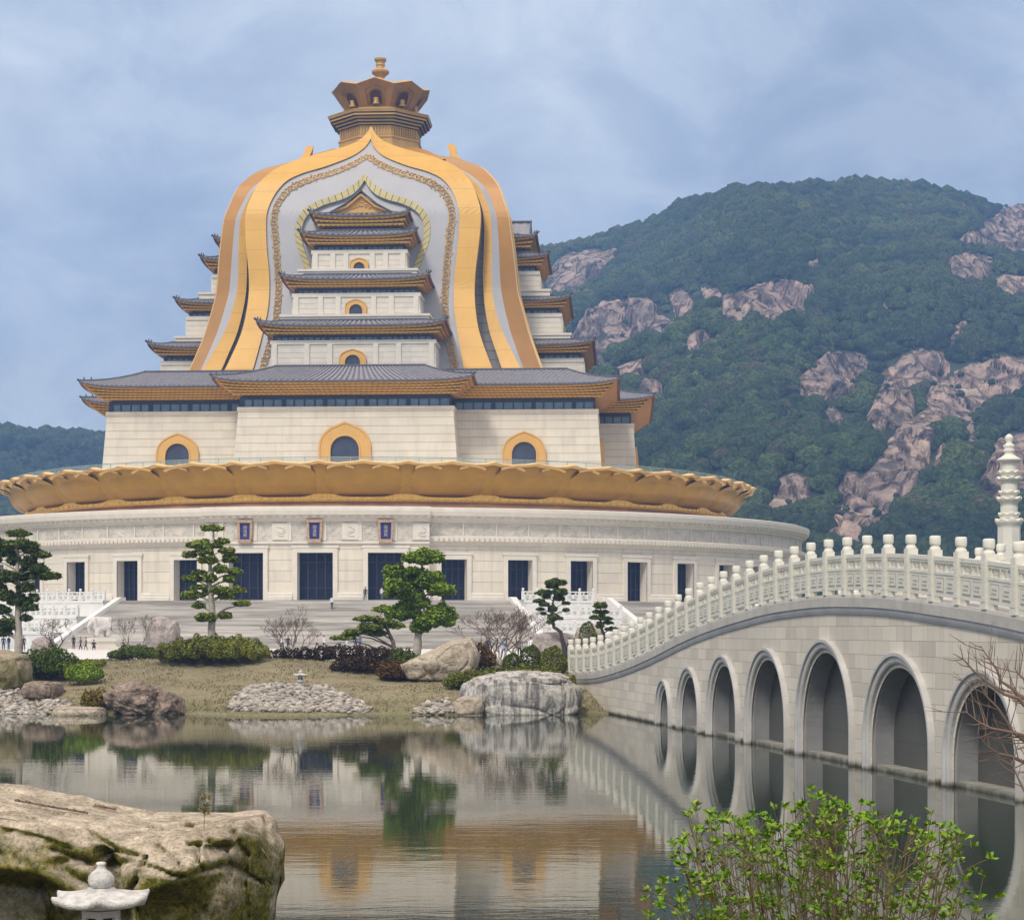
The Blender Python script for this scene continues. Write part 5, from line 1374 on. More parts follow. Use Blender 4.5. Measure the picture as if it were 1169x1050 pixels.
def bare_tree(name, label, px, pyb, pyt, pw, Y, bark, stems=3, depth=5, spread=.5, leaves=None, seed=1, base=None, lean=0.0):
    rd = random.Random(seed)
    X = (px-CX)/F*Y; zb = (H(X, Y) if base is None else base)-.05
    root = thing(name, (X, Y, zb), label, 'bare tree')
    Ht = (CZ-(pyt-HY)/F*Y)-zb; Wd = pw/F*Y
    tk, br, tips = MB(), MB(), []
    def grow(p, d, L, r, lv):
        path = [p]; q = Vector(p); dd = d.copy(); n = 4
        for i in range(n):
            dd = (dd + Vector((rd.uniform(-.22, .22), rd.uniform(-.22, .22), rd.uniform(-.06, .16)))).normalized(); q = q+dd*L/n; path.append(tuple(q))
        (tk if lv == 0 else br).tube(path, [max(.006, r*(1-.35*i/n)) for i in range(n+1)], 6 if lv < 2 else 4)
        if lv >= depth: tips.append(tuple(q)); return
        for i in range(rd.choice((2, 2, 3)) if lv < depth-1 else 3):
            a = rd.uniform(0, 6.28); s = spread*rd.uniform(.6, 1.3)
            nd = (dd + Vector((math.cos(a)*s, math.sin(a)*s, rd.uniform(-.05, .35)))).normalized()
            st = Vector(path[rd.choice((2, 3, 4))]) if i else q
            grow(tuple(st), nd, L*rd.uniform(.62, .82), r*.62, lv+1)
    for i in range(stems):
        a = 6.28*i/stems+rd.uniform(-.4, .4); s = .5 if stems > 1 else .1
        grow((0, 0, 0), Vector((math.cos(a)*s+lean, math.sin(a)*s*.7, 1)).normalized(), Ht*.36, Ht*.013, 0)
    # fit height and width
    al = tk.v+br.v; zx = max(v[2] for v in al); xm = max(abs(v[0]-lean) for v in al)
    xm = sorted(abs(v[0]-lean) for v in al)[int(len(al)*.985)]
    fz, fx = Ht/zx, min(2.2, (Wd/2)/max(.1, xm))
    for m_ in (tk, br): m_.v = [(v[0]*fx, v[1]*fx, v[2]*fz) for v in m_.v]
    t = tk.build('trunk', [bark], root); br.build('branch', [bark if leaves is None else M['twig']], t)
    if leaves:
        P = []
        for q in tips:
            for _ in range(leaves[1]): P.append((q[0]*fx+rd.uniform(-.12, .12), q[1]*fx+rd.uniform(-.12, .12), q[2]*fz+rd.uniform(-.12, .12)))
        V, Fq = leaf_quads(P, leaves[2], .2, 1.2); link('blossom', np_mesh('blossom', V, Fq, leaves[0]), root)
    return root
M['blossom'] = leafy_mat('pale_blossom', [(.55, .50, .48), (.66, .60, .58), (.45, .42, .40)])
M['budbrown'] = leafy_mat('winter_buds', [(.34, .24, .19), (.42, .30, .25), (.28, .19, .16)])
bare_tree('bare_tree', 'leafless multi-stemmed tree with brown buds before the staircase, beside the maroon hedge', 333, 752, 688, 66, 126, M['barkpale'], 5, 6, .60, (M['budbrown'], 1, .035), 3)
bare_tree('bare_tree', 'leafless grey tree with crooked branches right of the elephant statue', 153, 752, 700, 56, 128, M['bark'], 3, 6, .7, None, 5)
bare_tree('bare_tree', 'wide reddish leafless tree with many fine upright twigs behind the tan boulder', 572, 764, 686, 110, 124, M['barkpale'], 6, 6, .62, (M['budbrown'], 1, .035), 8)
bare_tree('plum_tree', 'old dark twisted plum tree with pale blossom in front of the left terraces', 66, 762, 706, 62, 122, M['barkdark'], 1, 5, .75, (M['blossom'], 3, .09), 11, lean=-.12)

# ---- shrubs and hedges ------------------------------------------------------
def shrub(name, label, cat, px0, px1, pyt, pyb, Y, mat, leaf=.14, dens=1.0,  depth=None, group=None, lumps=5, stems=True):
    x0, x1 = (px0-CX)/F*Y, (px1-CX)/F*Y; cx = (x0+x1)/2; w = (x1-x0)/2
    zb = H(cx, Y); zt = CZ-(pyt-HY)/F*Y; h = max(.35, zt-zb); dp = depth or min(w, 1.8)
    root = thing(name, (cx, Y, zb), label, cat, group)
    leaf, dens = min(leaf, .085), max(dens, 1.0)*(2.2 if lumps > 1 else 1.5)
    P = []
    nl = max(lumps, int(w*1.6)) if lumps > 1 else 1
    for i in range(nl):
        if nl == 1: c, rx, ry, rz = (0, 0, h*.45), w, dp, h*.56
        else:
            u = -1+2*(i+.5)/nl; hh = h*(1-.35*abs(u)**3)*random.uniform(.82, 1.0)
            rx = max(w/nl*1.5, .4); ry = dp*random.uniform(.75, 1); rz = hh*.55
            c = (u*(w-rx*.6), random.uniform(-.2, .2)*dp, hh*.45)
        n = int(dens*(420*(rx*ry+rx*rz+ry*rz)))+60
        p = pad_points(c, rx, ry, rz, n, .78 if nl > 1 else .9, .16 if nl > 1 else .04); p = p[p[:, 2] > -.12]; P.append(p)
    P = np.concatenate(P); V, Fq = leaf_quads(P, leaf, .5, 1.5)
    link('foliage', np_mesh('foliage', V, Fq, mat), root)
    if stems and lumps < 4:
        mb = MB()
        for i in range(max(3, int(w*2))):
            a = random.uniform(-.8, .8)*w; mb.tube([(a, 0, -.1), (a*1.05+random.uniform(-.1, .1), random.uniform(-.2, .2), h*.6)], [.03, .012], 5)
        mb.build('stem', [M['bark']], root)
    return root
shrub('round_shrub', 'bright green clipped dome shrub nearest the dark squarish rock on the left shore', 'shrub', 74, 118, 757, 790, 115, M['podo'], .09, 2.4, lumps=1)
shrub('leafy_bush', 'dark green leafy bush below the tall dark pine at the left edge', 'bush', 22, 92, 736, 778, 118, M['dhedge'], .14)
shrub('leafy_bush', 'yellow-green sloping bush between the plum tree and the path', 'bush', 72, 122, 752, 768, 122, M['hedge'], .13)
shrub('leafy_bush', 'green bush at the foot of the crooked grey leafless tree', 'bush', 126, 186, 736, 760, 126, M['dhedge'], .14)
shrub('clipped_hedge', 'long olive green mounded hedge around the slim cloud-pruned pine', 'hedge', 176, 308, 722, 758, 122.5, M['hedge'], .13, 1.1, depth=2.2, lumps=7)
shrub('maroon_hedge', 'dark maroon hedge running from the olive hedge towards the low spreading pine', 'hedge', 298, 470, 736, 762, 126.5, M['maroon'], .13, 1.0, depth=1.5, lumps=9)
shrub('maroon_hedge', 'lower blackish maroon bush on the lawn in front of the long maroon hedge', 'bush', 374, 462, 750, 776, 119, M['maroon'], .13, 1.0, depth=1.2, lumps=6)
shrub('leafy_bush', 'green bush hugging the trunk of the bushy rounded tree', 'bush', 440, 480, 740, 764, 119.5, M['dhedge'], .13)
shrub('brown_bush', 'russet brown bush at the left side of the big tan boulder', 'bush', 430, 468, 752, 778, 116.5, M['brownbush'], .12)
shrub('leafy_bush', 'dark bush behind the right shoulder of the big tan boulder', 'bush', 528, 566, 734, 762, 121, M['brownbush'], .12)
shrub('round_shrub', 'small low round clipped shrub, leftmost of the three beside the bridge end', 'shrub', 573, 597, 746, 765, 116, M['dhedge'], .085, 2.6, lumps=1)
shrub('round_shrub', 'middle round clipped shrub of the three beside the bridge end', 'shrub', 592, 620, 737, 764, 118, M['dhedge'], .085, 2.6, lumps=1)
shrub('round_shrub', 'largest round clipped shrub of the three, next to the bridge railing', 'shrub', 616, 647, 738, 765, 117, M['hedge'], .085, 2.4, lumps=1)
shrub('clipped_hedge', 'low green ground hedge along the top of the pale streaked shore rock', 'hedge', 505, 660, 760, 776, 112, M['hedge'], .09, 1.6, depth=1.2, lumps=12)
shrub('golden_grass_tuft', 'golden dry grass tuft between the flat stone and the dark shore rock', 'grass tuft', 92, 128, 783, 812, 107.2, M['goldgrass'], .16, 1.2, lumps=3)
shrub('leafy_bush', 'low dark cushion bush on top of the beige rock behind the bridge railing', 'bush', 660, 682, 709, 718, 149, M['darkpine'], .12, 1.5, lumps=1, stems=False)

# ---- rocks ------------------------------------------------------------------
def rock_material(name, c1, c2, dark, streak=0.0, moss=0.0, wl=0.0):
    t = NT(name); o = t.sep(); g = t.new('ShaderNodeNewGeometry')
    n = t.noise(.9, 8, .68); f = t.noise(5.5, 6, .7)
    col = t.ramp(n, [(.34, c1), (.62, c2)]); col = t.mix(.48, col, t.ramp(f, [(.36, C2(c1, .42)), (.64, C2(c2, 1.25))]))
    cr = t.new('ShaderNodeTexVoronoi', feature='DISTANCE_TO_EDGE'); cr.inputs['Scale'].default_value = .55
    nd = t.new('ShaderNodeMix', data_type='VECTOR'); nd.inputs[0].default_value = .55
    nz = t.new('ShaderNodeTexNoise'); nz.inputs['Scale'].default_value = 1.1; nz.inputs['Detail'].default_value = 6; t.lk(t.tc.outputs['Object'], nz.inputs['Vector'])
    t.lk(t.tc.outputs['Object'], nd.inputs[4]); t.lk(nz.outputs['Color'], nd.inputs[5]); t.lk(nd.outputs[1], cr.inputs['Vector'])
    ck = t.ramp(cr.outputs['Distance'], [(.0, (1, 1, 1)), (.016, (0, 0, 0))])
    ckm = t.math('MULTIPLY', ck, t.ramp(t.noise(.7, 3), [(.50, (0, 0, 0)), (.66, (1, 1, 1))])); ck = ckm
    col = t.mix(t.math('MULTIPLY', ck, .55), col, dark)
    if streak:
        s = t.noise(1.6, 5, .65, stretch=(1.6, 1.6, .16)); col = t.mix(t.math('MULTIPLY', t.ramp(s, [(.46, (0, 0, 0)), (.60, (1, 1, 1))]), streak), col, dark)
    if moss:
        nn = t.sep(g.outputs['Normal']); side = t.math('SUBTRACT', .75, nn[2]); side.node.use_clamp = True
        mm = t.math('MULTIPLY', side, t.ramp(t.noise(1.3, 6, .7), [(.30, (0, 0, 0)), (.52, (1, 1, 1))])); mm = t.math('MULTIPLY', mm, moss); mm.node.use_clamp = True
        col = t.mix(mm, col, t.ramp(t.noise(6, 6, .75), [(.3, (.055, .062, .012)), (.5, (.13, .125, .022)), (.70, (.27, .22, .05))]))
    t.base(col)
    g2 = t.noise(24, 5, .75); col = t.mix(1.0, col, t.ramp(g2, [(.34, (.45, .45, .43)), (.5, (1, 1, 1)), (.68, (1.3, 1.28, 1.24))]), 'MULTIPLY'); t.base(col)
    h = t.math('ADD', t.math('MULTIPLY', n, .6), t.math('ADD', t.math('ADD', t.math('MULTIPLY', f, .4), t.math('MULTIPLY', g2, .12)), t.math('MULTIPLY', ck, -.35)))
    t.bump(h, .9, .12); return t.fin(.88, 0, .2)
M['rtan'] = rock_material('tan_boulder', (.34, .28, .20), (.52, .45, .35), (.16, .12, .08), .15)
M['rgrey'] = rock_material('grey_streaked_rock', (.40, .38, .34), (.60, .575, .53), (.075, .068, .065), .75)
M['rdark'] = rock_material('dark_shore_rock', (.10, .075, .065), (.42, .33, .25), (.05, .035, .03), .55)
M['rmoss'] = rock_material('mossy_boulder', (.26, .22, .15), (.44, .38, .27), (.08, .07, .03), .3, .8)
M['rpink'] = rock_material('pinkish_rock', (.34, .29, .26), (.50, .44, .41), (.16, .13, .12), .3)
def rock(name, label, px0, px1, pyt, pyb, Y, mat, sq=.55, seed=0, dep=None, sub=5, rough=.16, base=None, sink=.3, tiltx=0.0):
    x0, x1 = (px0-CX)/F*Y, (px1-CX)/F*Y; cx = (x0+x1)/2; w = (x1-x0)/2
    zb = (H(cx, Y) if base is None else base)-sink; zt = CZ-(pyt-HY)/F*Y; h = zt-zb; dp = dep or w*.75
    bm = bmesh.new(); bmesh.ops.create_icosphere(bm, subdivisions=sub, radius=1); sd = seed*7.13
    for v in bm.verts:
        p = v.co.copy()
        q = Vector([math.copysign(abs(c)**sq, c) for c in p]); m_ = max(abs(q.x), abs(q.y), abs(q.z)); q *= (1/m_)*.35+.65/q.length*1.12
        b = mnoise.fractal((p.x*1.1+sd, p.y*1.1, p.z*1.1), 1.0, 2.1, 5); r = 1-abs(mnoise.noise((p.x*1.7+sd, p.y*1.7+3, p.z*1.7)))
        cr = math.exp(-(abs(mnoise.noise((p.x*1.3+sd*2, p.y*1.3, p.z*.8+sd)))/.035)**2)
        q *= 1 + rough*b + rough*.5*(r-.7) - .07*cr
        v.co = Vector((q.x*w, q.y*dp, (q.z*.5+.5)*h + tiltx*q.x*h*max(0, q.z)))
    xs_ = [v.co.x for v in bm.verts]; zs = [v.co.z for v in bm.verts]; a, b2 = min(xs_), max(xs_); z0, z1 = min(zs), max(zs)
    for v in bm.verts: v.co.x = (v.co.x-a)/(b2-a)*2*w-w; v.co.z = (v.co.z-z0)/(z1-z0)*h
    me = bpy.data.meshes.new(name); bm.to_mesh(me); bm.free(); me.materials.append(mat)
    me.polygons.foreach_set('use_smooth', np.ones(len(me.polygons), bool))
    return tag(link(name, me, None, (cx, Y, zb)), label, 'rock')
rock('shore_rock', 'long pale rock with dark vertical streaks at the water beside the bridge', 523, 666, 765, 813, 107.3, M['rgrey'], .42, 1, 2.2, 6, .10, base=-.2)
rock('shore_rock', 'small tan rock leaning on the pale streaked rock at the waterline', 517, 553, 794, 813, 105.3, M['rtan'], .7, 2, base=-.1, sink=.2)
rock('boulder', 'big smooth tan boulder on the lawn below the bushy rounded tree', 456, 548, 727, 778, 117, M['rtan'], .92, 23, 1.9, 6, .10, tiltx=.42)
rock('shore_rock', 'large dark brown rock on the left shore right of the golden grass', 121, 184, 777, 816, 106.0, M['rdark'], .82, 34, 1.2, 6, .30, base=-.1)
rock('shore_rock', 'lower dark rock joined to the right side of the large brown shore rock', 172, 211, 788, 816, 106.2, M['rdark'], .82, 35, 1.0, 5, .30, base=-.1)
rock('shore_rock', 'squarish dark red-brown rock below the clipped dome shrub', 25, 72, 777, 801, 111, M['rdark'], .45, 6, 1.2, 5, .08)
rock('boulder', 'rounded mossy boulder cut by the left edge of the photo above the cobbles', -34, 37, 741, 792, 113.5, M['rmoss'], .7, 7, 1.8, 5, .10)
rock('shore_rock', 'flat pale stone lying at the waterline below the golden grass', 58, 123, 806, 818, 105.2, M['rtan'], .6, 8, .8, 4, .10, base=-.05, sink=.2)
rock('boulder', 'tall brown boulder in front of the staircase, behind the crooked grey tree', 166, 206, 703, 742, 150, M['rpink'], .65, 9, 1.2, 5, .14)
rock('boulder', 'pale rock half hidden by the plum tree blossom', 36, 62, 726, 752, 132, M['rpink'], .7, 10, 1.0, 5, .12)
rock('boulder', 'small grey rock beside the bush under the crooked grey tree', 125, 150, 741, 760, 128, M['rgrey'], .7, 11, .9, 5, .12)
rock('boulder', 'low pinkish rock under the leaning cloud-pruned pine', 605, 658, 721, 742, 152, M['rpink'], .7, 12, 1.4, 5, .14)
rock('boulder', 'beige rock carrying a cushion bush behind the bridge railing', 655, 690, 713, 742, 150, M['rtan'], .7, 13, 1.2, 5, .10)

# ---- cobbles ----------------------------------------------------------------
def cobble_protos(k=7):
    out = []
    for i in range(k):
        bm = bmesh.new(); bmesh.ops.create_icosphere(bm, subdivisions=2, radius=1)
        v = np.array([(p.co*(1+.30*mnoise.noise((p.co*1.1+Vector((i*5, 0, 0)))) +.06*random.uniform(-1, 1)))[:] for p in bm.verts])*[1, .75, .5]
        bm.faces.ensure_lookup_table(); f = np.array([[q.index for q in p.verts] for p in bm.faces]); bm.free(); out.append((v, f))
    return out
CP = cobble_protos()
def cobble_mat(name, node):
    t = NT(name)
    r = t.new('ShaderNodeObjectInfo').outputs['Random'] if node == 'obj' else t.new('ShaderNodeNewGeometry').outputs['Random Per Island']
    c = t.ramp(r, [(0, (.10, .09, .075)), (.3, (.40, .36, .30)), (.55, (.22, .195, .155)), (.8, (.56, .51, .44)), (1, (.06, .05, .04))])
    c = t.mix(.3, c, t.ramp(t.noise(6, 4), [(.3, (.16, .15, .12)), (.7, (.62, .58, .52))]))
    t.base(c); return t.fin(.85, 0, .2)
M['cob1'] = cobble_mat('cobble_stone_pale', 'obj'); M['cob2'] = cobble_mat('cobble_bank_stones', 'isl')
cmeshes = [np_mesh('cobble_stone', v, f, M['cob1'], True) for v, f in CP]
def cobble_bank(bank, polygon, n, nind, label, group, banklabel):
    P = []
    pts = np.array(polygon, float)
    def inside(px, py):
        c = False; j = len(pts)-1
        for i in range(len(pts)):
            if (pts[i, 1] > py) != (pts[j, 1] > py) and px < (pts[j, 0]-pts[i, 0])*(py-pts[i, 1])/(pts[j, 1]-pts[i, 1])+pts[i, 0]: c = not c
            j = i
        return c
    tries = 0
    while len(P) < n and tries < n*30:
        tries += 1
        px, py = rng.uniform(pts[:, 0].min(), pts[:, 0].max()), rng.uniform(pts[:, 1].min(), pts[:, 1].max())
        if not inside(px, py): continue
        g = ground_at(px, py, 103)
        P.append((g.x, g.y, max(g.z, -.08)+rng.uniform(0, .16), rng.choice([rng.uniform(.06, .12), rng.uniform(.10, .24)])))
    P.sort(key=lambda p: -p[3]/p[1])
    for x, y, z, s in P[:nind]:
        k = rng.integers(len(CP)); o = link('cobble_stone', cmeshes[k], None, (x, y, z)); o.scale = (s, s, s*rng.uniform(.8, 1.2)); o.rotation_euler = (rng.uniform(-.4, .4), rng.uniform(-.4, .4), rng.uniform(0, 6.28))
        tag(o, label, 'cobble', group)
    VS, FS, b = [], [], 0
    for x, y, z, s in P[nind:]:
        v, f = CP[rng.integers(len(CP))]; a, t_ = rng.uniform(0, 6.28), rng.uniform(-.4, .4)
        Rz = np.array([[math.cos(a), -math.sin(a), 0], [math.sin(a), math.cos(a), 0], [0, 0, 1]]); Rx = np.array([[1, 0, 0], [0, math.cos(t_), -math.sin(t_)], [0, math.sin(t_), math.cos(t_)]])
        VS.append((v*s) @ (Rz @ Rx).T + [x, y, z-.04]); FS.append(f+b); b += len(v)
    tag(link('cobble_gravel', np_mesh('cobble_gravel', np.concatenate(VS), np.concatenate(FS), M['cob2'], True)), banklabel, kind='stuff')
cobble_bank('mid', [(262, 812), (264, 800), (280, 786), (310, 781), (345, 784), (372, 784), (395, 794), (424, 809), (420, 814)], 2300, 150, 'pale rounded cobble on the bank around the small white lantern', 'cobbles on the bank around the small lantern', 'bank of pale cobbles sloping into the water around the small lantern')
cobble_bank('left', [(-20, 820), (-20, 788), (20, 786), (30, 800), (72, 802), (86, 806), (60, 812), (50, 820)], 1100, 80, 'pale cobble on the shore under the mossy boulder', 'cobbles on the left shore', 'bank of pale cobbles at the left end of the shore')
cobble_bank('right', [(470, 814), (480, 806), (505, 801), (524, 804), (524, 814)], 260, 30, 'small pale cobble beside the small tan rock at the waterline', 'cobbles beside the tan rock', 'strip of cobbles beside the small tan rock')

# ---- stone lanterns ---------------------------------------------------------
M['lstone'] = mat_plain('lantern_white_granite', (.54, .53, .50), .28, 14, .8, bump=.5, bscale=60)
M['lstoned'] = mat_plain('lantern_grey_granite', (.50, .49, .46), .14, 9, .8, bump=.3, bscale=40)
M['ldark'] = mat_plain('lantern_inside', (.04, .04, .045), .2, 3, .8)
def lantern(loc, sc, label, rz=0.0):
    r = thing('stone_lantern', loc, label, 'stone lantern', None, rz)
    S = lambda pr: [(a*sc, b*sc) for a, b in pr]
    mb = MB(); mb.lathe(S([(.28, 0), (.29, .10), (.24, .12), (.17, .16), (.155, .30), (.16, .36), (.24, .42), (.27, .46), (.27, .50), (.001, .50)]), 6); mb.build('pedestal', [M['lstone']], r)
    mb = MB()                                                       # six-sided fire box with open windows
    for k in range(6):
        a0, a1 = PI/3*k, PI/3*(k+1); R_ = .185*sc
        p0, p1 = Vector((R_*math.sin(a0), -R_*math.cos(a0), 0)), Vector((R_*math.sin(a1), -R_*math.cos(a1), 0)); d = p1-p0
        for f0, f1, z0, z1 in ((0, .2, .50, .76), (.8, 1, .50, .76), (.2, .8, .50, .56), (.2, .8, .70, .76)):
            a, b = p0+d*f0, p0+d*f1; mb.quad((a.x, a.y, z0*sc), (b.x, b.y, z0*sc), (b.x, b.y, z1*sc), (a.x, a.y, z1*sc))
            i0, i1 = a*.8, b*.8; mb.quad((i0.x, i0.y, z0*sc), (a.x, a.y, z0*sc), (a.x, a.y, z1*sc), (i0.x, i0.y, z1*sc)); mb.quad((b.x, b.y, z0*sc), (i1.x, i1.y, z0*sc), (i1.x, i1.y, z1*sc), (b.x, b.y, z1*sc))
            mb.quad((a.x, a.y, z1*sc), (b.x, b.y, z1*sc), (i1.x, i1.y, z1*sc), (i0.x, i0.y, z1*sc))
    fb = mb.build('fire_box', [M['lstoned']], r)
    mb = MB(); mb.lathe(S([(.12, .50), (.12, .77)]), 6); mb.build('inner_core', [M['ldark']], fb)
    mb = MB(); n = 72                                              # cap with six swept-up corners
    def rr(a, f):                                                   # hexagon radius, corners pulled out
        q = ((a/(PI/3)) % 1)-.5; hexr = math.cos(PI/6)/math.cos(q*PI/3); c = (abs(q)*2)**3
        return hexr*(1+.05*c*f), c
    prof = [(.17, .765, 0), (.30, .785, .4), (.44, .80, 1), (.455, .835, 1), (.445, .855, 1), (.40, .868, .8), (.30, .895, .4), (.19, .925, .1), (.125, .935, 0), (.125, .95, 0), (.0, .95, 0)]
    vs = []
    for k in range(n):
        a = 2*PI*k/n
        for R_, z_, f in prof:
            h, c = rr(a, f); q = R_*h if R_ > .13 else R_; vs.append((q*sc*math.sin(a), -q*sc*math.cos(a), (z_+.055*c*f*(R_/.45)**2)*sc))
    m_ = len(prof); mb.add(vs, [(k*m_+j, ((k+1) % n)*m_+j, ((k+1) % n)*m_+j+1, k*m_+j+1) for k in range(n) for j in range(m_-1)])
    mb.build('cap', [M['lstone']], r, True)
    mb = MB(); mb.lathe(S([(.06, .945), (.085, .96), (.11, .99), (.118, 1.02), (.112, 1.055), (.085, 1.09), (.055, 1.11), (.04, 1.13), (.034, 1.15), (.048, 1.165), (.038, 1.18), (.001, 1.185)]), 20); mb.build('finial', [M['lstone']], r, True)
g = ground_at(343, 786, 104); lantern((g.x, g.y, g.z-.02), .94, 'small distant white stone lantern standing at the top of the cobble bank')
LY = 17.0; lx = (115.5-CX)/F*LY; LS = .96; lantern((lx, LY, CZ-(983-HY)/F*LY-1.185*LS), LS, 'large near white stone lantern in front of the big mossy rock', .12)

# ---- elephant statue ---------------------------------------------------------
def skin_mesh(name, nodes, edges, root=0, sub=1):
    me = bpy.data.meshes.new(name); me.from_pydata([n[:3] for n in nodes], edges, [])
    o = bpy.data.objects.new('tmp', me); COL.objects.link(o)
    md = o.modifiers.new('s', 'SKIN'); md.use_smooth_shade = True
    for i, n in enumerate(nodes):
        r = n[3]; me.skin_vertices[0].data[i].radius = r if isinstance(r, tuple) else (r, r)
    me.skin_vertices[0].data[root].use_root = True
    sb = o.modifiers.new('d', 'SUBSURF'); sb.levels = sub; sb.render_levels = sub
    dg = bpy.context.evaluated_depsgraph_get(); dg.update()
    out = bpy.data.meshes.new_from_object(o.evaluated_get(dg)); out.name = name
    bpy.data.objects.remove(o); bpy.data.meshes.remove(me)
    out.polygons.foreach_set('use_smooth', np.ones(len(out.polygons), bool)); return out
M['estone'] = mat_plain('statue_pale_stone', (.60, .56, .52), .10, 1.5, .75, bump=.3, bscale=8)
ex, EY = (115-CX)/F*238, 238.0
el = thing('elephant_statue', (ex, EY, 2.2), 'white stone elephant statue on a carved pedestal left of the grand staircase', 'statue', None, .55)
mb = MB(); mb.box(-1.75, -1.25, 0, 1.75, 1.25, .35); mb.box(-1.55, -1.05, .35, 1.55, 1.05, .6); mb.box(-1.4, -.95, .6, 1.4, .95, 1.0); mb.box(-1.6, -1.1, 1.0, 1.6, 1.1, 1.3); mb.box(-1.45, -1.0, 1.3, 1.45, 1.0, 1.42)
mb.build('pedestal', [M['trim']], el)
N_ = [(.75,0,1.65,.72),(0.1,0,1.72,.85),(-.5,0,1.78,.72),(-1.0,0,2.1,.52),(-1.35,0,1.75,.27),(-1.5,0,1.2,.2),(-1.42,0,.7,.16),(-1.2,0,.5,.12),
      (-.55,.42,.95,.33),(-.55,.42,.06,.34),(-.55,-.42,.95,.33),(-.55,-.42,.06,.34),(.8,.42,.95,.34),(.8,.42,.06,.33),(.8,-.42,.95,.34),(.8,-.42,.06,.33),(1.35,0,1.5,.1),(1.45,0,.8,.06)]
E_ = [(0,1),(1,2),(2,3),(3,4),(4,5),(5,6),(6,7),(2,8),(8,9),(2,10),(10,11),(0,12),(12,13),(0,14),(14,15),(0,16),(16,17)]
bm_ = skin_mesh('body', [(a, b, c+1.42, r) for a, b, c, r in N_], E_, 1, 2); bm_.materials.clear(); bm_.materials.append(M['estone']); link('body', bm_, el)
for s in (-1, 1):
    mb = MB(); mb.grid(lambda u, v: (-.78+.12*math.sin(PI*v)+.35*(u-.5)*math.sin(PI*min(1, v+.1)), s*(.48+.22*math.sin(PI*v)+.06*abs(u-.5)), 1.42+2.45-1.15*v*(1-.25*abs(u-.5))), 6, 8)
    mb.build('ear', [M['estone']], el, True)
    mb = MB(); mb.tube([(-1.35, s*.22, 3.05), (-1.62, s*.27, 2.8), (-1.85, s*.28, 2.78)], [.09, .07, .03], 8); mb.build('tusk', [M['estone']], el, True)

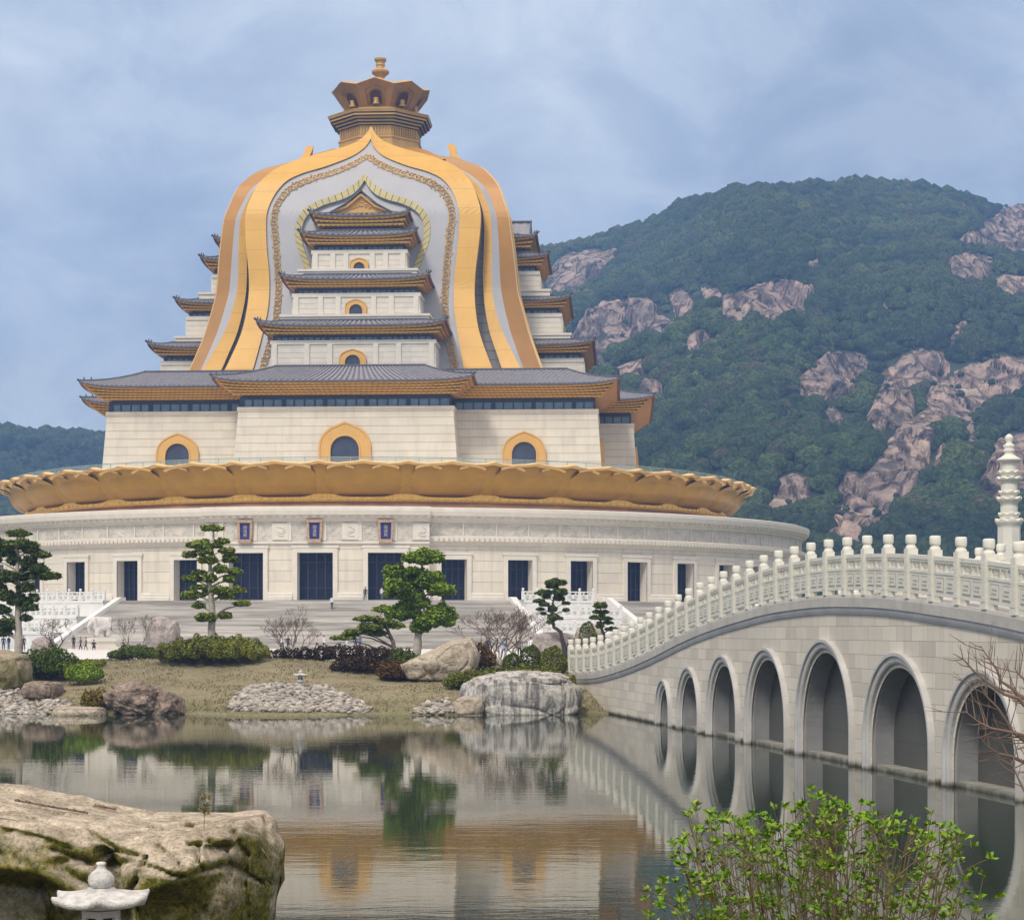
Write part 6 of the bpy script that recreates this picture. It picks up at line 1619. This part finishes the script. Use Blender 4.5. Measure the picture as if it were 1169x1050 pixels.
# ---- people ------------------------------------------------------------------
SK = mat_plain('skin', (.50, .32, .23), .05, 3, .6)
def cloth(n, c): return mat_plain('cloth_'+n, c, .12, 4, .85)
CL = {'black': cloth('black', (.018, .018, .022)), 'navy': cloth('navy', (.025, .035, .085)), 'white': cloth('white', (.70, .70, .70)), 'pink': cloth('pink', (.62, .40, .42)), 'sky': cloth('sky', (.36, .50, .68)), 'maroon': cloth('maroon', (.09, .02, .03)), 'brown': cloth('brown', (.16, .09, .06)), 'grey': cloth('grey', (.15, .15, .16)), 'jean': cloth('denim', (.07, .10, .18))}
HAIR = mat_plain('hair_black', (.012, .010, .010), .2, 5, .6)
def person_meshes(pose):
    walk = {'stand': 0.0, 'walk': .20, 'crouch': 0.0}[pose]; cr = pose == 'crouch'
    zp = .42 if cr else .93; nd, ed = [], []
    def add(x, y, z, r, par=None): nd.append((x, y, z, r)); i = len(nd)-1; (ed.append((par, i)) if par is not None else None); return i
    pl = add(0, 0, zp, (.135, .105)); wa = add(0, -.02 if cr else 0, zp+.17, (.125, .09), pl); ch = add(0, -.08 if cr else 0, zp+.37, (.155, .105), wa)
    nb = add(0, -.10 if cr else 0, zp+.53, .055, ch); hd0 = add(0, -.12 if cr else -.01, zp+.60, (.075, .085), nb); hd1 = add(0, -.13 if cr else -.015, zp+.70, (.082, .10), hd0); add(0, -.12 if cr else 0, zp+.78, .05, hd1)
    add(0, (-.23 if cr else -.115), zp+.655, .018, hd1)                                    # nose
    for s in (-1, 1): add(s*.085, (-.12 if cr else 0), zp+.665, .016, hd1)                # ears
    for s in (-1, 1):
        hp = add(s*.09, 0, zp-.06, .095, pl)
        if cr: kn = add(s*.14, -.38, .46, .07, hp); an = add(s*.12, -.12, .09, .048, kn)
        else: kn = add(s*.10, -s*walk*.55-.02, .50, .065, hp); an = add(s*.10, -s*walk*1.0+(.05 if s*walk < 0 else 0), .085, .045, kn)
        add(s*.11, nd[an][1]-.15, .04, .04, an)
        sh = add(s*.18, nd[ch][1], zp+.47, .062, ch); 
        if cr: el_ = add(s*.25, -.25, zp+.25, .045, sh); wr = add(s*.12, -.42, zp+.15, .033, el_)
        else: el_ = add(s*.24, s*walk*.4+.02, zp+.19, .045, sh); wr = add(s*.25, s*walk*.9-.06, zp-.05, .032, el_)
        hx, hy, hz = nd[wr][:3]; pm_ = add(hx, hy-.02, hz-.07, (.030, .018), wr)
        for q in range(4):
            f1 = add(hx-s*.0, hy-.035+.019*q-.01, hz-.125, .0095, pm_); add(hx-s*.01, hy-.04+.019*q-.012, hz-.165-.008*(q in (1, 2)), .008, f1)
        t1 = add(hx-s*.015, hy-.065, hz-.085, .0105, pm_); add(hx-s*.02, hy-.085, hz-.115, .009, t1)
    me = skin_mesh('body', nd, ed, 0, 1)
    for m_ in (SK, CL['white'], CL['black'], CL['grey']): me.materials.append(m_)
    c = np.zeros(len(me.polygons)*3); me.polygons.foreach_get('center', c); c = c.reshape(-1, 3)
    mi = np.zeros(len(c), np.int32)
    wrz = zp-.06 if not cr else zp+.13
    arm = (np.abs(c[:, 0]) > .195) if not cr else (c[:, 1] < -.36) & (c[:, 2] > .5)
    mi[(c[:, 2] < zp+.53) & (c[:, 2] > zp-.02)] = 1
    mi[(c[:, 2] <= zp-.02)] = 2
    if cr: mi[(c[:, 1] < -.22) & (c[:, 2] < .52)] = 2; mi[arm] = 0
    else: mi[(np.abs(c[:, 0]) > .185) & (c[:, 2] > wrz) & (c[:, 2] < zp+.5)] = 1; mi[(np.abs(c[:, 0]) > .20) & (c[:, 2] <= wrz)] = 0
    mi[c[:, 2] < .085] = 3; mi[c[:, 2] > zp+.53] = 0
    me.polygons.foreach_set('material_index', mi)
    hb = MB(); hy = -.115 if cr else .0
    hb.grid(lambda u, v: (math.sin(2*PI*u)*math.sin(PI*.62*v)*.098, hy+math.cos(2*PI*u)*math.sin(PI*.62*v)*.115+.012, zp+.685+math.cos(PI*.62*v)*.125+(.05 if math.cos(2*PI*u) < -.3 and v > .7 else 0)), 16, 8)
    return me, hb.mesh('hair', [HAIR], True)
PMESH = {p: person_meshes(p) for p in ('stand', 'walk', 'crouch')}
def person(pose, px, pyf, label, top, bottom, face=0.0, Y=None, z=2.21, scale=1.0, hair=None, group=None):
    if Y is None: Y = (CZ-z)*F/(pyf-HY)
    me, hm_ = PMESH[pose]; r = tag(empty('person', ((px-CX)/F*Y, Y, z), face), label, 'person', group); r.scale = (scale,)*3
    b = link('body', me, r)
    for i, m_ in ((1, CL[top]), (2, CL[bottom])): b.material_slots[i].link = 'OBJECT'; b.material_slots[i].material = m_
    link('hair', hm_, r); return r
def on_steps(px, py):
    best = None
    for R in np.arange(R0+.2, R1, .05):
        # meet of the line of sight with the step at radius R
        for a in np.linspace(-.5, .5, 101):
            X, Y = HX+R*math.sin(a+HA), HYC-R*math.cos(a+HA)
            e = abs(CX+F*X/Y-px)
            if e < 3:
                yy = HY-(stair_z(R)-CZ)/Y*F
                if best is None or abs(yy-py)+e < best[0]: best = (abs(yy-py)+e, Y, stair_z(R))
    return best[1], best[2]
Y_, z_ = on_steps(379, 696); person('walk', 379, 0, 'person in white top and dark trousers climbing the grand staircase', 'white', 'black', PI, Y_, z_)
person('stand', 417, 0, 'person in dark clothes standing by the right portico door', 'black', 'navy', PI, 261.5, 8.5)
person('stand', 436, 0, 'person in white shirt at the right portico door beside the rounded tree', 'white', 'grey', .4, 261.2, 8.5)
person('walk', 322, 742, 'person in white top behind the stems of the bare tree by the maroon hedge', 'white', 'black', .5)
person('stand', 329, 742.5, 'person in black beside the one in white behind the bare tree', 'black', 'black', -.3)
person('walk', 362, 742, 'person in pink jacket walking at the foot of the staircase', 'pink', 'black', 1.2)
person('walk', 370, 742, 'person in white jacket walking beside the one in pink', 'white', 'black', 1.2)
person('stand', 396, 741.5, 'person in light blue shirt at the foot of the staircase', 'sky', 'white', -1.0)
person('stand', 406, 741.5, 'person in dark blue coat next to the one in light blue', 'navy', 'navy', .2)
person('stand', 411, 741.2, 'person in denim blue jacket seen over the maroon hedge', 'jean', 'navy', -.4)
person('stand', 84, 741, 'person in black coat standing alone left of the elephant statue', 'black', 'black', .8)
person('walk', 92, 742, 'person in dark brown jacket walking beside the elephant pedestal', 'brown', 'black', -1.1, scale=.9)
person('walk', 98, 742, 'person in dark grey jacket at the left corner of the elephant pedestal', 'grey', 'black', -1.2, scale=.88)
person('crouch', 107, 742, 'person in black crouching in front of the elephant pedestal', 'black', 'black', .3)
person('crouch', 141, 741.5, 'person in brown crouching at the foot of the stairs right of the elephant', 'brown', 'black', -.2)
person('stand', 27, 743, 'person in dark maroon coat standing just right of the pale pine trunk', 'maroon', 'black', .4)
person('stand', 4, 742.5, 'person in navy at the left edge of the photo behind the pine', 'navy', 'navy', .2)
person('stand', 10, 742.5, 'person in black beside the pine trunk at the left edge', 'black', 'jean', -.6)
person('stand', 557, 0, 'person in long black coat seen through the reddish leafless tree', 'black', 'black', .1, 166)
person('walk', 575, 0, 'person in light blue jacket and jeans near the small low round shrub', 'sky', 'jean', .6, 150)
person('stand', 593, 0, 'person in dark grey coat behind the middle round shrub', 'grey', 'black', -.2, 160)
person('stand', 606, 0, 'person in white shirt behind the round shrubs', 'white', 'black', .5, 172)
person('stand', 627, 0, 'person in maroon top behind the largest round shrub', 'maroon', 'black', 1.0, 168)
person('stand', 644, 0, 'person in black jacket beside the bridge end', 'black', 'navy', -.5, 160)
person('walk', 650, 0, 'person in brown jacket and white trousers stepping off the bridge end', 'brown', 'white', -1.0, 150)

# =================================================================== FOREGROUND
M['frock'] = rock_material('foreground_rock', (.33, .275, .20), (.55, .475, .365), (.07, .055, .03), .35, 1.5)
CRK = [([(105,949),(132,968),(166,980)], 2.2, .10), ([(132,968),(114,980)], 2, .07), ([(3,946),(46,955),(80,968)], 2, .07), ([(185,945),(215,940),(265,945)], 2.2, .08), ([(217,962),(229,962),(228,983),(234,995)], 2.4, .12), ([(299,932),(305,952),(303,985)], 2.2, .08), ([(139,945),(169,949)], 1.8, .06), ([(0,926),(31,931),(77,943)], 1.8, .05), ([(166,980),(154,1008),(145,1020)], 2.6, .14), ([(240,958),(262,972),(268,1000)], 2.2, .08), ([(20,915),(60,925),(112,937)], 1.8, .05), ([(60,968),(100,985),(128,1008)], 2.2, .09), ([(180,965),(205,985),(212,1010)], 2, .07), ([(270,950),(285,975),(282,1010),(288,1048)], 2.2, .08)]
def big_rock():
    NU, NV = 340, 250; vs = []
    xa, xb = -8.6, -2.40
    for j in range(NV+1):
        v = j/NV
        for i in range(NU+1):
            u = i/NU; x = xa+(xb-xa)*u
            # plan thins to a rounded nose at the right end
            e = min(1, max(0, (xb-x)/.85)); nose = math.sqrt(max(0, 1-(1-e)**2)) if e < 1 else 1.0
            px = CX+F*x/20.2
            zt = float(np.interp(px, [-300, -60, 0, 60, 150, 230, 288, 304, 316], [3.1, 2.85, 2.76, 2.66, 2.52, 2.50, 2.55, 2.46, 2.15]))
            zf = zt-.14-.10*math.exp(-((px-150)/60)**2)
            yc, dp = 20.4, 1.25
            if v < .46:    # front face, bottom to top
                t = v/.46; z = -.6+(zf+.6)*t; y = yc-dp*nose*(1+.10*math.sin(PI*t)) 
            elif v < .54:  # rounded brow
                t = (v-.46)/.08; a = t*PI/2; z = zf+(zt-zf)*.75*math.sin(a); y = yc-dp*nose+.42*nose*(1-math.cos(a))
            elif v < .80:
                t = (v-.54)/.26; z = zf+(zt-zf)*(.75+.25*math.sin(t*PI/2)); y = yc-dp*nose+.42*nose+(2*dp-.7)*nose*t
            else:
                t = (v-.80)/.20; z = zt-(zt+.6)*t**1.5; y = yc+(dp-.28)*nose+.5*nose*math.sin(t*PI/2)
            p = Vector((x, y, z))
            # carve: undercut on the left, crevice, jutting block
            f = 1-smooth(.42, .52, v)
            edge_z = float(np.interp(px, [-200, 0, 75, 120, 150], [2.30, 2.24, 2.16, 1.92, 1.6]))
            un = f*smooth(.0, .30, edge_z-z)*(1-smooth(105, 150, px)); p.y += .75*un
            cx_ = float(np.interp(z, [1.5, 1.9, 2.2, 2.45], [172, 163, 148, 138])); p.y += .45*f*math.exp(-((px-cx_)/9)**2)*smooth(1.2, 1.8, z)*(1-smooth(2.30, 2.46, z))
            bl = math.exp(-(((px-203)-(z-2.05)*60)/44)**4-((z-2.10)/.24)**4); p.y -= .34*bl*f
            st = smooth(.0, .12, 2.02-.35*(px-200)/100*-.6-z)*smooth(160, 190, px)*(1-smooth(235, 262, px)); p.y += .16*st*f
            ho = math.exp(-((px-265)/14)**2-((z-2.34)/.05)**2); p.y += .25*ho
            n1 = mnoise.fractal((p.x*.9, p.y*.9, p.z*1.2), 1.0, 2.0, 6); n2 = mnoise.noise((p.x*.55+5, p.y*.5, p.z*.6)); rg = abs(mnoise.noise((p.x*.8+p.z*.6, p.y*.8, p.z*1.1-p.x*.3)))
            k = (.10 if v < .5 else .035)
            qx, qy = CX+F*p.x/p.y, HY-(p.z-CZ)/p.y*F
            if v < .82 and -40 < qx < 330:
                for cl_, wd, dpth in CRK:
                    for (ax, ay), (bx, by) in zip(cl_[:-1], cl_[1:]):
                        tt_ = min(1, max(0, ((qx-ax)*(bx-ax)+(qy-ay)*(by-ay))/((bx-ax)**2+(by-ay)**2))); dd = math.hypot(qx-ax-tt_*(bx-ax), qy-ay-tt_*(by-ay))+1.6*mnoise.noise((qx*.15, qy*.15, 0))
                        if dd < wd*3: w_ = dpth*math.exp(-(dd/wd)**2); p.y += w_; p.z -= w_*(.5 if v > .46 else .12)
            p.x += (.10*mnoise.noise((p.z*1.6, p.y*.5, 4))+.05*mnoise.noise((p.z*4.5, p.y, 8)))*smooth(-3.4, -2.5, p.x); p.y += -n1*k*1.4-n2*.16*f + .10*math.exp(-(rg/.03)**2)*(f+.15); p.z += n1*(.05 if v > .5 else .02) - .05*math.exp(-(rg/.03)**2)*(1-f)
            n3 = mnoise.fractal((p.x*5, p.y*5, p.z*5), 1.0, 2.0, 4); p.y -= .018*n3; p.z += .012*n3
            vs.append(tuple(p))
    fs = [(j*(NU+1)+i, j*(NU+1)+i+1, (j+1)*(NU+1)+i+1, (j+1)*(NU+1)+i) for j in range(NV) for i in range(NU)]
    me = np_mesh('foreground_rock', vs, fs, M['frock'], True)
    return tag(link('foreground_rock', me), 'huge flat-topped tan rock with mossy sides in the near left corner of the lake', 'rock')
big_rock()
def leaves_mesh(items, mat, name, parent):
    """pointed leaves: each (point, direction, length, width)"""
    V, Fq = [], []
    for p, d, L, w in items:
        d = d.normalized(); s = d.cross(Vector((random.uniform(-1, 1), random.uniform(-1, 1), .6))); 
        if s.length < 1e-3: continue
        s.normalize(); n = s.cross(d); b = len(V); p = Vector(p)
        for q in (p, p+d*L*.45+s*w*.5+n*L*.06, p+d*L+n*-L*.05, p+d*L*.45-s*w*.5+n*L*.06): V.append(tuple(q))
        Fq.append((b, b+1, b+2, b+3))
    return link(name, np_mesh(name, V, Fq, mat), parent)
M['spring'] = leafy_mat('spring_leaves', [(.09, .20, .012), (.15, .32, .018), (.24, .42, .03), (.12, .26, .014), (.38, .48, .05), (.24, .25, .04)], .5)
M['stemred'] = mat_plain('shrub_stem', (.13, .10, .05), .3, 12, .8)
def front_bush():
    Y0 = 7.0; k = Y0/F
    top = lambda px: float(np.interp(px, [735, 752, 770, 785, 800, 830, 870, 900, 940, 985, 1010, 1050, 1075, 1100, 1130], [1045, 1005, 996, 940, 925, 934, 930, 922, 906, 932, 922, 930, 925, 990, 1010]))
    root = thing('leafy_shrub', ((940-CX)*k, Y0, 2.28), 'near spring shrub with bright green leaves on thin brown stems before the bridge arches', 'shrub')
    o = Vector(root.location); st, items = MB(), []; rd = random.Random(5)
    for i in range(190):
        px = rd.uniform(742, 1128) if i > 20 else rd.choice((778, 800, 935, 945, 1000, 1055, 1068, 1115))+rd.uniform(-10, 10)
        py = top(px)+abs(rd.gauss(0, 26))*(1 if i > 45 else .25)
        yy = Y0+rd.uniform(-.45, .45)
        tip = Vector(((px-CX)*k, yy, CZ-(py-HY)*k))-o
        b = Vector((tip.x*.30+rd.uniform(-.16, .16), (yy-Y0)*.5, -.05))
        m1 = b.lerp(tip, .35)+Vector((tip.x*-.04, rd.uniform(-.05, .05), .10)); m2 = b.lerp(tip, .7)+Vector((rd.uniform(-.05, .05), rd.uniform(-.05, .05), .05))
        path = []
        for t in np.linspace(0, 1, 15):
            q = b*(1-t)**3+m1*3*t*(1-t)**2+m2*3*t*t*(1-t)+tip*t**3
            path.append(q+Vector((rd.uniform(-1, 1), rd.uniform(-1, 1), 0))*.006)
        r0 = rd.uniform(.0022, .0048); st.tube([tuple(q) for q in path], [r0*(1-.6*j/14) for j in range(15)], 5)
        dens = rd.uniform(.55, 1.0)
        for j in range(6, 15):
            q = path[j]; d0 = (path[j]-path[j-1]).normalized()
            if rd.random() < .72 and j < 14:       # side twig with a leaf cluster
                a = rd.uniform(0, 6.28); d = (d0*.45+Vector((math.cos(a), math.sin(a), .2))).normalized(); L = rd.uniform(.03, .13)
                e = q+d*L; st.tube([tuple(q), tuple(q+d*L*.5+Vector((0, 0, .004))), tuple(e)], [.0025, .002, .0013], 4); cl_ = e
            else: cl_, d = q, d0
            if rd.random() > dens: continue
            for _ in range(rd.randint(8, 14)):
                a = rd.uniform(0, 6.28); dd = (d*rd.uniform(.2, 1)+Vector((math.cos(a), math.sin(a), rd.uniform(-.2, .6)))).normalized()
                L = rd.uniform(.013, .031); items.append((cl_+Vector((rd.uniform(-1, 1), rd.uniform(-1, 1), rd.uniform(-1, 1)))*.008, dd, L, L*rd.uniform(.42, .6)))
    st.build('stem', [M['stemred']], root); leaves_mesh(items, M['spring'], 'foliage', root)
front_bush()
def side_branches():
    Y0 = 10.0; k = Y0/F; P = lambda zx, zy, dy=0: Vector(((1040+zx/5.83-CX)*k, Y0+dy, CZ-(720+zy/5.83-HY)*k))
    bx = (1330-CX)*k; root = thing('bare_tree', (bx, Y0, 2.0), 'thin leafless reddish branches reaching in at the right edge before the nearest arch', 'bare tree')
    o = Vector(root.location); tr, br = MB(), MB(); rd = random.Random(9)
    trunk = [Vector((0, 0, -.1)), Vector((-.03, 0, .6)), Vector((-.10, .03, 1.2)), Vector((-.05, 0, 1.9)), Vector((-.12, 0, 2.7))]
    tr.tube([tuple(q) for q in trunk], [.06, .05, .042, .03, .012], 8); tr.build('trunk', [M['twig']], root)
    BR_ = [([(1100,640),(900,560),(752,490),(720,450),(620,420),(520,350),(420,270),(350,190),(280,150)], 0), ([(1100,620),(900,500),(752,430),(720,390),(640,340),(610,260),(560,190),(500,100)], .12), ([(1150,780),(900,720),(752,700),(690,680),(600,660),(500,640),(420,600),(330,530)], -.1), ([(1150,980),(900,900),(752,870),(690,840),(600,820),(520,770),(460,690)], .05), ([(1120,900),(900,800),(740,680),(700,610),(640,520),(560,440),(500,310)], .2), ([(1150,1150),(900,1100),(720,1080),(660,960),(610,840)], -.15), ([(1100,500),(900,420),(760,300),(720,250)], .1)]
    for pts, dy in BR_:
        path = [P(*q, dy)-o for q in pts]
        path = [min(trunk, key=lambda t: (t-path[0]).length)]+path
        n = len(path); rads = [.016*(1-.88*i/(n-1)) for i in range(n)]
        br.tube([tuple(q) for q in path], rads, 6)
        for i in range(2, n):
            for _ in range(rd.choice((2, 3, 4))):
                q = path[i-1].lerp(path[i], rd.random()); d = (path[i]-path[i-1]).normalized(); s = rd.choice((-1, 1))
                nd_ = (d*.8+Vector((-d.z*s*.8, rd.uniform(-.4, .4), d.x*s*.8+.15))).normalized(); L = rd.uniform(.05, .20)
                e = q+nd_*L+Vector((0, 0, rd.uniform(0, .03))); br.tube([tuple(q), tuple(q+nd_*L*.5), tuple(e)], [.0032, .0024, .001], 4)
                if rd.random() < .5:
                    e2 = q+nd_*L*.6+(d*.5+nd_*.6).normalized()*L*.5; br.tube([tuple(q+nd_*L*.55), tuple(e2)], [.002, .0008], 4)
    br.build('branch', [M['twig']], root)
side_branches()
def rock_plants():
    Y0 = 19.6; k = Y0/F; P = lambda px, py, dy=0: Vector(((px-CX)*k, Y0+dy, CZ-(py-HY)*k))
    b = P(233, 962); root = thing('slender_weed', tuple(b), 'single slender weed with yellow-green leaves growing from the top of the big mossy rock', 'plant')
    mb = MB(); path = [Vector((0, 0, -.05)), P(233, 940)-b, P(234, 922)-b, P(234, 906)-b]; mb.tube([tuple(q) for q in path], [.005, .004, .003, .0015], 5); mb.build('stem', [M['twig']], root)
    it = []
    for _ in range(70):
        q = P(234+random.uniform(-3, 3), random.uniform(906, 930))-b; a = random.uniform(0, 6.28)
        it.append((q, Vector((math.cos(a), math.sin(a), random.uniform(-.3, .6))), random.uniform(.03, .06), .022))
    leaves_mesh(it, M['goldgrass'], 'foliage', root)
    for lab, pts in (('dry creeping weeds along the upper left ridge of the big mossy rock', [(28, 911), (45, 917), (60, 923), (80, 929), (95, 933), (110, 936)]), ('small dry sprig on the top edge of the big mossy rock', [(100, 924), (112, 926), (126, 926)])):
        b = P(*pts[0]); r = thing('dry_weed', tuple(b), lab, 'plant'); mb = MB(); it = []
        Q = []
        for px, py in pts:
            x = (px-CX)/F*20.6; zt = float(np.interp(px, [0, 60, 150, 230], [2.76, 2.66, 2.52, 2.50])); Q.append(Vector((x, 20.4+(.5 if 'sprig' in lab else -.2), zt+.02))-b)
        mb.tube([tuple(q) for q in Q], [.012]*len(Q), 5); mb.build('stem', [M['twig']], r)
        for q0, q1 in zip(Q[:-1], Q[1:]):
            for _ in range(14):
                q = q0.lerp(q1, random.random()); a = random.uniform(0, 6.28); it.append((q, Vector((math.cos(a), math.sin(a), random.uniform(0, .8))), random.uniform(.02, .05), .012))
        leaves_mesh(it, M['brownbush'], 'foliage', r)
rock_plants()

# dry grass of the lawn: nobody could count the blades
def lawn_grass():
    n = 30000; X = rng.uniform(-62, 5, n); D = rng.uniform(.6, 30, n)**1.0
    V, Fq, b = [], [], 0
    for x, d in zip(X, D):
        y = shore(x)+d; z = H(x, y)
        if mnoise.noise((x*.35, y*.35, 2)) < -.12 and d > 3: continue
        for _ in range(2):
            a = rng.uniform(0, 6.28); h = rng.uniform(.04, .11)*(1.7 if d < 3 else 1); w = rng.uniform(.02, .05); dx, dy = math.cos(a), math.sin(a); lx, ly = rng.uniform(-.08, .08), rng.uniform(-.08, .08); px_, py_ = x+rng.uniform(-.15, .15), y+rng.uniform(-.15, .15)
            V += [(px_-dx*w, py_-dy*w, z-.03), (px_+dx*w, py_+dy*w, z-.03), (px_+lx+dx*w*.3, py_+ly+dy*w*.3, z+h), (px_+lx-dx*w*.3, py_+ly-dy*w*.3, z+h)]; Fq.append((b, b+1, b+2, b+3)); b += 4
    m = leafy_mat('dry_grass_blades', [(.24, .20, .115), (.32, .275, .16), (.20, .18, .08), (.38, .32, .20), (.16, .17, .06)])
    tag(link('lawn_grass', np_mesh('lawn_grass', V, Fq, m)), 'short dry tan grass covering the garden bank', kind='stuff')
lawn_grass()
